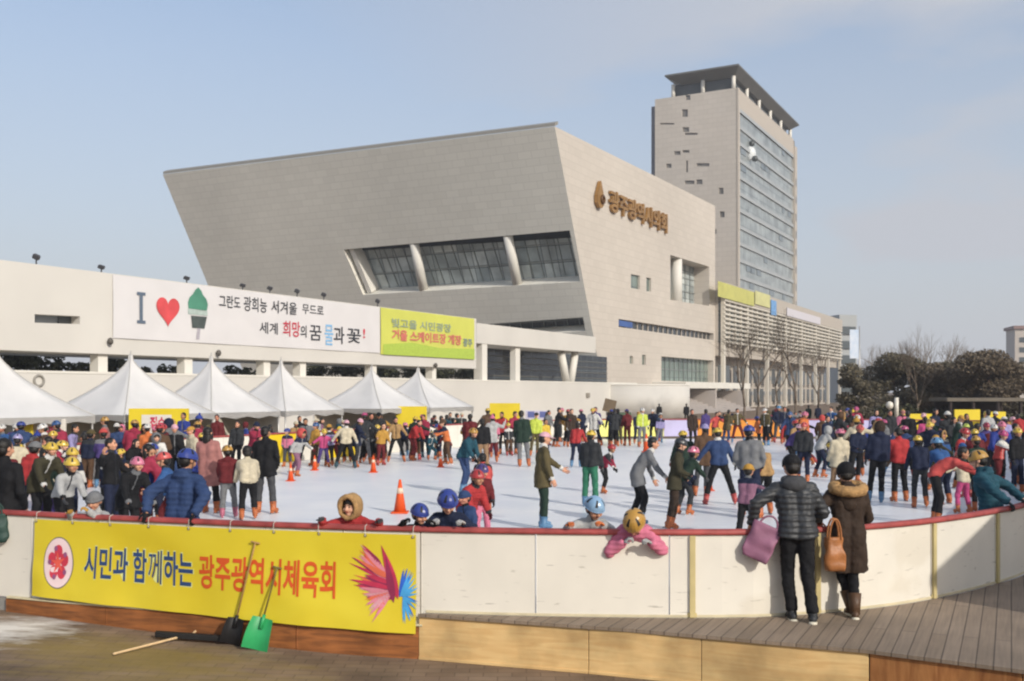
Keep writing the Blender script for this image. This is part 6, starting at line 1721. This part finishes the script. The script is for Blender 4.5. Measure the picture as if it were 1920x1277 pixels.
add(905, 1020, 1.22, 20, 'stand2', 'jacket', 'maroon', 'pink', 'helmet', 'purple', 'orange', label='child in purple helmet and pink trousers right of the red helmet', vox=.02)
add(884, 1075, 1.05, -40, 'stand', 'jacket', 'denim', 'navy', 'beanie', 'denim', 'orange', label='small child in blue beanie half hidden behind the rail near the red helmet', vox=.02)
add(908, 960, 1.2, 190, 'lean', 'jacket', 'coral', 'charcoal', 'hair', None, 'orange', label='black haired child in coral jacket bending beside the man in teal', vox=.024)

# --- the couple outside the boards
def outside(px, Yoff, h, P, jk, jc, tc, hd, hc, shoes, sc, label, uniq, rz=180, **kw):
    sx = near_s(px); p, n = rink_at(sx); loc = p + n * Yoff; loc.z = DECK_Z + .004
    return p, n, loc
pA, nA, locA = outside(1474, .24, 1.66, None, 0, 0, 0, 0, 0, 0, 0, 0, 0)
sA_ = 1.66 / 1.62
def tl(w, loc, rz, s): return to_local(w, loc, rz, s)
tA = V((-nA.y, nA.x, 0))
PA = dict(lean=13, tilt=4, legs=(((-4, 2), (-14, 6)), ((8, 1), (-6, -6))), hp=14, hy=8, grip=.6, palm=(V((0, 0, -1)), V((0, 0, -1))),
          arms=(('ik', tl(pA + tA * .26 + nA * .02 + UP * (RAIL_Z + .05), locA, 172, sA_), V((-.8, .4, -.3))), ('ik', tl(pA - tA * .40 - nA * .02 + UP * (RAIL_Z + .05), locA, 172, sA_), V((.9, .5, -.2)))))
man = person(locA, 172, 1.66, PA, 'puffer', 'charcoal', 'black', 'hair', None, 'shoe', 'charcoal', 'man in charcoal padded jacket and black trousers leaning on the boards, seen from behind', 'couple watching from the deck', kid=False, vox=.0125, uniq='man', hair=HAIR, jmat=mat('nylon_charcoal', tuple(c * 1.15 for c in CL['charcoal']), .5, .2, 8, .25, 30, spec=.4))
pB, nB, locB = outside(1566, .22, 1.57, None, 0, 0, 0, 0, 0, 0, 0, 0, 0)
sB_ = 1.57 / 1.62; tB = V((-nB.y, nB.x, 0))
PB = dict(lean=9, tilt=0, legs=(((-2, -4), (-16, -2)), ((12, -3), (-14, -14))), hp=20, hy=-4, grip=.6, palm=(V((0, 0, -1)), V((0, 0, -1))),
          arms=(('ik', tl(pB + tB * .20 + UP * (RAIL_Z + .05), locB, 176, sB_), V((-.7, .5, -.4))), ('ik', tl(pB - tB * .22 + UP * (RAIL_Z + .05), locB, 176, sB_), V((.7, .6, -.5)))))
woman = person(locB, 176, 1.57, PB, 'long', 'darkbrown', 'black', 'hair', None, 'boot', 'brown', 'woman in long brown parka with fur-edged hood beside the man on the deck', 'couple watching from the deck', kid=False, vox=.0125, uniq='woman', slim=True)
def local_part(parent, name, mb, m):
    o = bpy.data.objects.new(name, mb.mesh(name, m)); return link(o, parent)
rB = MESH['rig', ('woman', False, .0125)]
fm = MB(); c = rB.neckb + V((0, .05, .015))
fm.torus(c, .162, .062, Matrix.Rotation(R(-12), 3, 'X'), 36, 12, 0, .82)
for v in fm.v: v += V((noise.noise(v * 45), noise.noise(v * 45 + V((9, 0, 0))), noise.noise(v * 45 + V((0, 9, 0))))) * .018
local_part(woman, 'fur_collar', fm, FUR)
hm = MB(); hm.ell(rB.neckb + V((0, .11, -.05)), (.14, .07, .13), None, 16, 10); hm.ell(rB.neckb + V((0, .125, -.15)), (.09, .05, .09), None, 14, 8)
me_ = voxel(hm, .014, 3, 'hood'); crease(me_, .008, 12); me_.materials.append(F('darkbrown')); link(bpy.data.objects.new('hood', me_), woman)
rA = MESH['rig', ('man', False, .0125)]
hm = MB(); hm.ell(rA.neckb + V((0, .10, .0)), (.135, .065, .085), None, 16, 10); hm.torus(rA.neckb + V((0, .03, .035)), .10, .035, Matrix.Rotation(R(-10), 3, 'X'), 24, 8)
me_ = voxel(hm, .012, 3, 'hood'); crease(me_, .007, 12); me_.materials.append(F('darkgrey')); link(bpy.data.objects.new('hood', me_), man)
bn = MB(); dome(rA, bn, H(rA, 0, .012, .03), .101, .115, .112, -.015, 0, 24, 8, 12, .012); local_part(man, 'beanie', bn, F('black'))
bn = MB(); dome(rB, bn, H(rB, 0, .014, .03), .106, .120, .118, -.055, 0, 24, 8, 16, .012); local_part(woman, 'beanie', bn, F('black'))
# tan handbag between them, mauve paper bag under the man's arm
def bag(name, c, w, d, h, m, rz, label, cat, strap, taper=.8, strap_m=None):
    c = V(c); o = thing(name, c, label, cat)
    mb = MB(); mt = Matrix.Rotation(rz, 3, 'Z'); n = 28; vs = []; levels = 14
    for j in range(levels + 1):
        f = j / levels; k = (1 - (1 - taper) * f ** 1.5) * (1 - .18 * (1 - min(1, f * 6)))
        bul = 1 + .12 * math.sin(math.pi * f)
        for i in range(n):
            a = 2 * math.pi * i / n; ca, sa = math.cos(a), math.sin(a)
            x = math.copysign(abs(ca) ** .5, ca) * w / 2 * k; y = math.copysign(abs(sa) ** .5, sa) * d / 2 * k * bul * (1 - .35 * f)
            p = V((x, y, -h / 2 + h * f)); p += V((noise.noise(p * 9), noise.noise(p * 9 + V((5, 0, 0))), 0)) * .035
            vs.append(c + mt @ p)
    mb.add(vs, [(j * n + i, j * n + (i + 1) % n, (j + 1) * n + (i + 1) % n, (j + 1) * n + i) for j in range(levels) for i in range(n)] + [tuple(reversed(range(n))), tuple(levels * n + i for i in range(n))], 0, True)
    mb.build('bag_body', m, o)
    for sy in (-1, 1):
        mb = MB(); pts = [c + mt @ V((w * .28 * math.cos(t), sy * d * .2, h / 2 - .02 + strap * math.sin(t))) for t in [math.pi * q / 10 for q in range(11)]]
        mb.strip(pts, .011)
        mb.build('handle', strap_m or m, o)
    return o
bag('handbag', locB - tB * .27 + nB * .10 + UP * .70, .24, .15, .36, mat('tan_leather', lin('#9a6338'), .45, .2, 6, .3, 30), R(8), 'tan leather handbag hanging between the man and the woman', 'handbag', .22, .72)
bag('shopping_bag', pA - tA * .36 + nA * .12 + UP * .98, .34, .12, .40, mat('mauve_paper', lin('#8a5c72'), .6, .15, 5, .2, 14), R(-14), 'mauve shopping bag under the left arm of the man in charcoal', 'bag', .12, .95).rotation_euler = (0, R(24), 0)
# dark figure cut by the left edge, with a green bag
pD, nD = rink_at(near_s(-30)); locD = pD - nD * .30; locD.z = .07
person(locD, 168, 1.80, 'pockets', 'coat', 'black', 'black', 'hair', None, 'skate', 'orange', 'skater in black coat cut by the left edge of the photo', GRAIL, vox=.018)
bag('duffel_bag', pD + nD * .17 + V((.26, 0, BOARD_TOP - .16)), .42, .22, .36, mat('dark_green_cloth', lin('#1f3a33'), .6, .25, 5, .3, 20), R(10), 'dark green bag hung over the white boards at the left edge', 'bag', .16, .85)

# --- filler crowd: seen only as small figures in the photo
JC = ['black'] * 6 + ['navy'] * 4 + ['charcoal'] * 4 + ['red', 'crimson', 'coral', 'maroon', 'maroon', 'pink', 'hotpink', 'dustypink', 'blue', 'denim', 'royal', 'purple', 'brown', 'brown', 'darkbrown', 'olive', 'darkgreen', 'cream', 'camel', 'grey', 'grey', 'ltgrey', 'white', 'teal', 'mauve', 'mustard', 'orange', 'lavender']
TC = ['black'] * 5 + ['navy'] * 3 + ['charcoal'] * 3 + ['darkgrey', 'grey', 'denim', 'brown', 'maroon', 'purple']
HD = ['helmet'] * 11 + ['hair'] * 6 + ['long'] * 2 + ['beanie'] * 2 + ['bobble', 'cap', 'hood', 'furhood']
HC = ['yellow'] * 5 + ['mustard'] * 2 + ['royal'] * 2 + ['blue', 'pink', 'ltpink', 'red', 'coral', 'white', 'white', 'lavender', 'hotpink', 'skyblue']
PO = ['stand', 'stand2', 'pockets', 'skateL', 'skateR', 'wobble', 'apart', 'lean', 'reach', 'hug', 'stand2', 'hug', 'lean', 'armsup']
DK = ['black', 'black', 'navy', 'charcoal', 'blue', 'coral', 'crimson', 'cream', 'darkgreen', 'maroon', 'denim', 'brown', 'red', 'darkolive', 'royal']
def filler(n, px0, px1, fy0, fy1, kids=.45, pal=None):
    k = t = 0
    while k < n and t < 900:
        t += 1
        px = rngc.uniform(px0, px1); fy = rngc.uniform(fy0, fy1); p = on_ice(px, fy)
        if not inside(p) or not free(p, .4): continue
        kid = rngc.random() < kids; hd = rngc.choice(HD); hc = rngc.choice(HC) if hd in ('helmet', 'beanie', 'bobble', 'cap') else rngc.choice(['black', 'navy', 'olive', 'brown', 'coral', 'grey'])
        add(px, fy, rngc.uniform(1.12, 1.42) if kid else rngc.uniform(1.5, 1.74), rngc.choice([0, 20, -20, 90, -90, 180, 170, 200, 45, -45, 135, -135]) + rngc.uniform(-12, 12), rngc.choice(PO), rngc.choice(['jacket', 'jacket', 'puffer', 'coat', 'parka']), rngc.choice(pal or JC), rngc.choice(TC), hd, hc, rngc.choice(['orange', 'orange', 'orange', 'skyblue', 'coral']))
        k += 1
filler(24, -10, 380, 868, 925); filler(14, -5, 340, 925, 1010, .6, DK); filler(13, 380, 720, 852, 876); filler(11, 700, 960, 846, 868); filler(15, 970, 1480, 826, 838, .3); filler(32, 1470, 1920, 828, 880, .35); filler(14, 1600, 1920, 880, 945, .45, DK)
def off_filler(n, gen, hmin=1.5):
    k = t = 0
    while k < n and t < 900:
        t += 1
        p = gen()
        if inside(p, -9) or min((V((q.x - p.x, q.y - p.y, 0))).length for q in RINK[::3]) < .4 or not free(p, .5): continue
        hd = rngc.choice(['hair', 'hair', 'hair', 'long', 'beanie', 'cap', 'hood']); hc = rngc.choice(['black', 'grey', 'maroon', 'navy', 'cream', 'pink', 'olive'])
        px = CX + FPX * p.x / p.y
        add(px, 0, rngc.uniform(hmin, 1.76), rngc.choice([110, 120, 60, -60, 0, 180, 30, 150]) + rngc.uniform(-15, 15), rngc.choice(['stand', 'stand2', 'pockets', 'stand', 'reach']), rngc.choice(['jacket', 'puffer', 'coat', 'parka', 'long']), rngc.choice(JC), rngc.choice(TC), hd, hc, off=True, Y=p.y)
        k += 1
def strip_gen():
    s_ = rngc.uniform(-1, 27); q = V((-8.9, 37, 0)) + V((.5417, 1, 0)) * (s_ - 9)
    return q - N2 * rngc.uniform(.6, 5.2)
off_filler(31, strip_gen)
def end_gen():
    px = rngc.uniform(1000, 1910); Y = rngc.uniform(58.5, 64); return V(((px - CX) / FPX * Y, Y, 0))
off_filler(15, end_gen)
for px, Y, jc, lab in ((1236, 100, 'black', 'distant person in black on the entrance steps, left one'), (1287, 100, 'black', 'distant person in black on the entrance steps, right one'), (1516, 88, 'darkgreen', 'distant person in dark green below the tall bare tree'), (1534, 90, 'navy', 'distant person in navy below the office block columns'), (1456, 86, 'maroon', 'distant person in maroon below the bare trees')):
    add(px, 0, 1.7, 180, 'stand', 'coat', jc, 'black', 'hair', None, off=True, Y=Y, label=lab)

# ------------------------------------------------------------------ cones and tools
CONE_O = mat('cone_orange', lin('#d9531e'), .5, .1, 4); CONE_W = mat('cone_band', lin('#dcbfa5'), .4, .1)
cone0 = None
for px, fy, h, lab in ((750, 962, .72, 'tall orange traffic cone standing alone on the open ice'), (545, 902, .5, 'orange cone on the ice in front of the grey skating child'), (590, 882, .5, 'orange cone beside the child in hot pink'), (700, 886, .55, 'orange cone in front of the black coats'), (826, 876, .5, 'orange cone near the man in the teal jacket'), (1212, 848, .8, 'orange cone at the far end under the gold letters'), (1330, 920, .5, 'orange cone behind the blue denim jacket')):
    p = on_ice(px, fy); p.z = .003; s = h / .72
    if cone0 is None:
        o = thing('traffic_cone', p, lab, 'cone', 'orange cones on the ice')
        mb = MB(); mb.box(p + V((0, 0, .018)), (.36, .36, .035)); bevel(mb.build('base', CONE_O, o), .01)
        mb = MB(); mb.tube(p + V((0, 0, .035)), p + V((0, 0, .70)), .135, .028, 24); mb.tube(p + V((0, 0, .70)), p + V((0, 0, .72)), .028, .02, 16); mb.build('cone_body', CONE_O, o)
        mb = MB(); mb.tube(p + V((0, 0, .42)), p + V((0, 0, .54)), .0745, .0575, 24); mb.build('band', CONE_W, o)
        cone0 = o
    else:
        o = cone0.copy(); o.location = p; o.scale = (s, s, s); link(o); o['label'] = lab
        for ch in cone0.children:
            c_ = ch.copy(); c_.parent = o; link(c_)
def on_ground(px, py, z=None):
    Y = 12.0
    for _ in range(12):
        x = (px - CX) / FPX * Y; zz = ground_z(x, Y) if z is None else z; Y = (CAM_Z - zz) * FPX / (py - HY)
    x = (px - CX) / FPX * Y
    return V((x, Y, ground_z(x, Y) if z is None else z))
STICK = mat('handle_wood', lin('#a5834f'), .6, .2, 8); STICK_D = mat('handle_dark', lin('#6d6236'), .5, .2, 8); STICK_P = mat('handle_pale', lin('#c9ad85'), .6, .15, 8)
def ban_pt(px, v, off=.03):
    return ban_map(pu(px), v, off)
def shovel(label, foot_px, top_px, v, m_blade, m_stick, name='snow_shovel', bw=.30, bl=.36, foot=None):
    f = on_ground(*foot_px) if foot is None else foot; t = ban_pt(top_px, v)
    o = thing(name, f, label, 'shovel')
    d = (t - f).normalized(); side = V((1, .0, 0)); side = (side - d * side.dot(d)).normalized(); nrm = d.cross(side)
    if nrm.y > 0: nrm = -nrm
    mb = MB(); rows = 8; cols = 8; vs = []
    for j in range(rows + 1):
        for i in range(cols + 1):
            u = i / cols * 2 - 1; g_ = j / rows; w = bw / 2 * (1 - .22 * g_ ** 2)
            vs.append(f + side * (u * w) + d * (bl * g_ - .0) + nrm * (.055 * (1 - u * u) * -1 + .03 * math.sin(g_ * 3.1) ) + UP * .02)
    q = cols + 1; b = [p - nrm * .012 for p in vs]
    mb.add(vs, [(j * q + i, j * q + i + 1, (j + 1) * q + i + 1, (j + 1) * q + i) for j in range(rows) for i in range(cols)], 0, True)
    mb.add(b, [(j * q + i, (j + 1) * q + i, (j + 1) * q + i + 1, j * q + i + 1) for j in range(rows) for i in range(cols)], 0, True)
    rim = [j * q for j in range(rows + 1)] + [rows * q + i for i in range(1, cols + 1)] + [j * q + cols for j in range(rows - 1, -1, -1)] + list(range(cols - 1, 0, -1))
    mb.add(vs + b, [(rim[i], rim[(i + 1) % len(rim)], len(vs) + rim[(i + 1) % len(rim)], len(vs) + rim[i]) for i in range(len(rim))])
    mb.build('blade', m_blade, o)
    mb = MB(); mb.tube(f + d * (bl * .72) - nrm * .01, f + d * (bl + .06) - nrm * .01, .024, .02, 10); mb.build('socket', m_blade, o)
    mb = MB(); mb.tube(f + d * bl * .8 - nrm * .01, t, .011, .010, 10, 0, 'fr'); mb.build('handle', m_stick, o)
    mb = MB(); mb.tube(t - side * .045, t + side * .045, .011, .011, 8, 0, 'rr'); mb.build('grip', m_stick, o)
    return o
shovel('green plastic snow shovel leaning on the yellow banner', (476, 1222), 527, .60, mat('shovel_green', lin('#2f9a5c'), .4, .12, 5), STICK_D, foot=on_ground(476, 1222))
shovel('black snow shovel with wooden handle leaning on the yellow banner', (430, 1212), 486, .86, mat('shovel_black', lin('#1b1a1c'), .5, .2, 5), STICK, bw=.24, bl=.30)
br = thing('broom', on_ground(300, 1198), 'pale broom lying on the paving left of the shovels', 'broom')
a, b = on_ground(214, 1231) + UP * .03, on_ground(366, 1195) + UP * .05
mb = MB(); mb.tube(a, b, .014, .014, 8, 0, 'rr'); mb.build('handle', STICK_P, br)
mb = MB(); d = (a - b).normalized(); 
for k in range(70):
    e = b - d * rngc.uniform(.16, .24) + V((rngc.uniform(-.05, .05), rngc.uniform(-.09, .09), rngc.uniform(-.04, .03))); mb.tube(b + d * .02, e, .006, .003, 4)
mb.build('bristles', mat('bristle', lin('#5a4a34'), .9, .3, 9), br)
sc = thing('push_scraper', on_ground(320, 1190), 'black rubber ice scraper lying against the timber plinth', 'scraper')
p0, p1_ = on_ground(292, 1197) + UP * .03, on_ground(425, 1206) + UP * .03
mb = MB(); mb.obox(p0, (p1_ - p0), V((.02, -.09, .0)), UP * .065); bevel(mb.build('rubber_blade', mat('scraper_black', lin('#1c1b1a'), .6, .2, 4), sc), .01)
mb = MB(); mb.tube((p0 + p1_) / 2 + UP * .03, on_ground(408, 1166) + UP * .16, .014, .014, 8, 0, 'rr'); mb.build('handle', STICK_P, sc)
# ------------------------------------------------------------------ thin winter haze
hz = MB(); hz.obox((-420, -40, -2.2), (840, 0, 0), (0, 420, 0), (0, 0, 110))
hm_ = bpy.data.materials.new('haze_air'); hm_.use_nodes = True
hn = hm_.node_tree.nodes; hn.clear()
ho = hn.new('ShaderNodeOutputMaterial'); hv = hn.new('ShaderNodeVolumePrincipled')
hv.inputs['Color'].default_value = (.86, .88, .93, 1); hv.inputs['Density'].default_value = .0006; hv.inputs['Anisotropy'].default_value = .2
hm_.node_tree.links.new(hv.outputs['Volume'], ho.inputs['Volume'])
tag(hz.build('haze', hm_), kind='stuff')
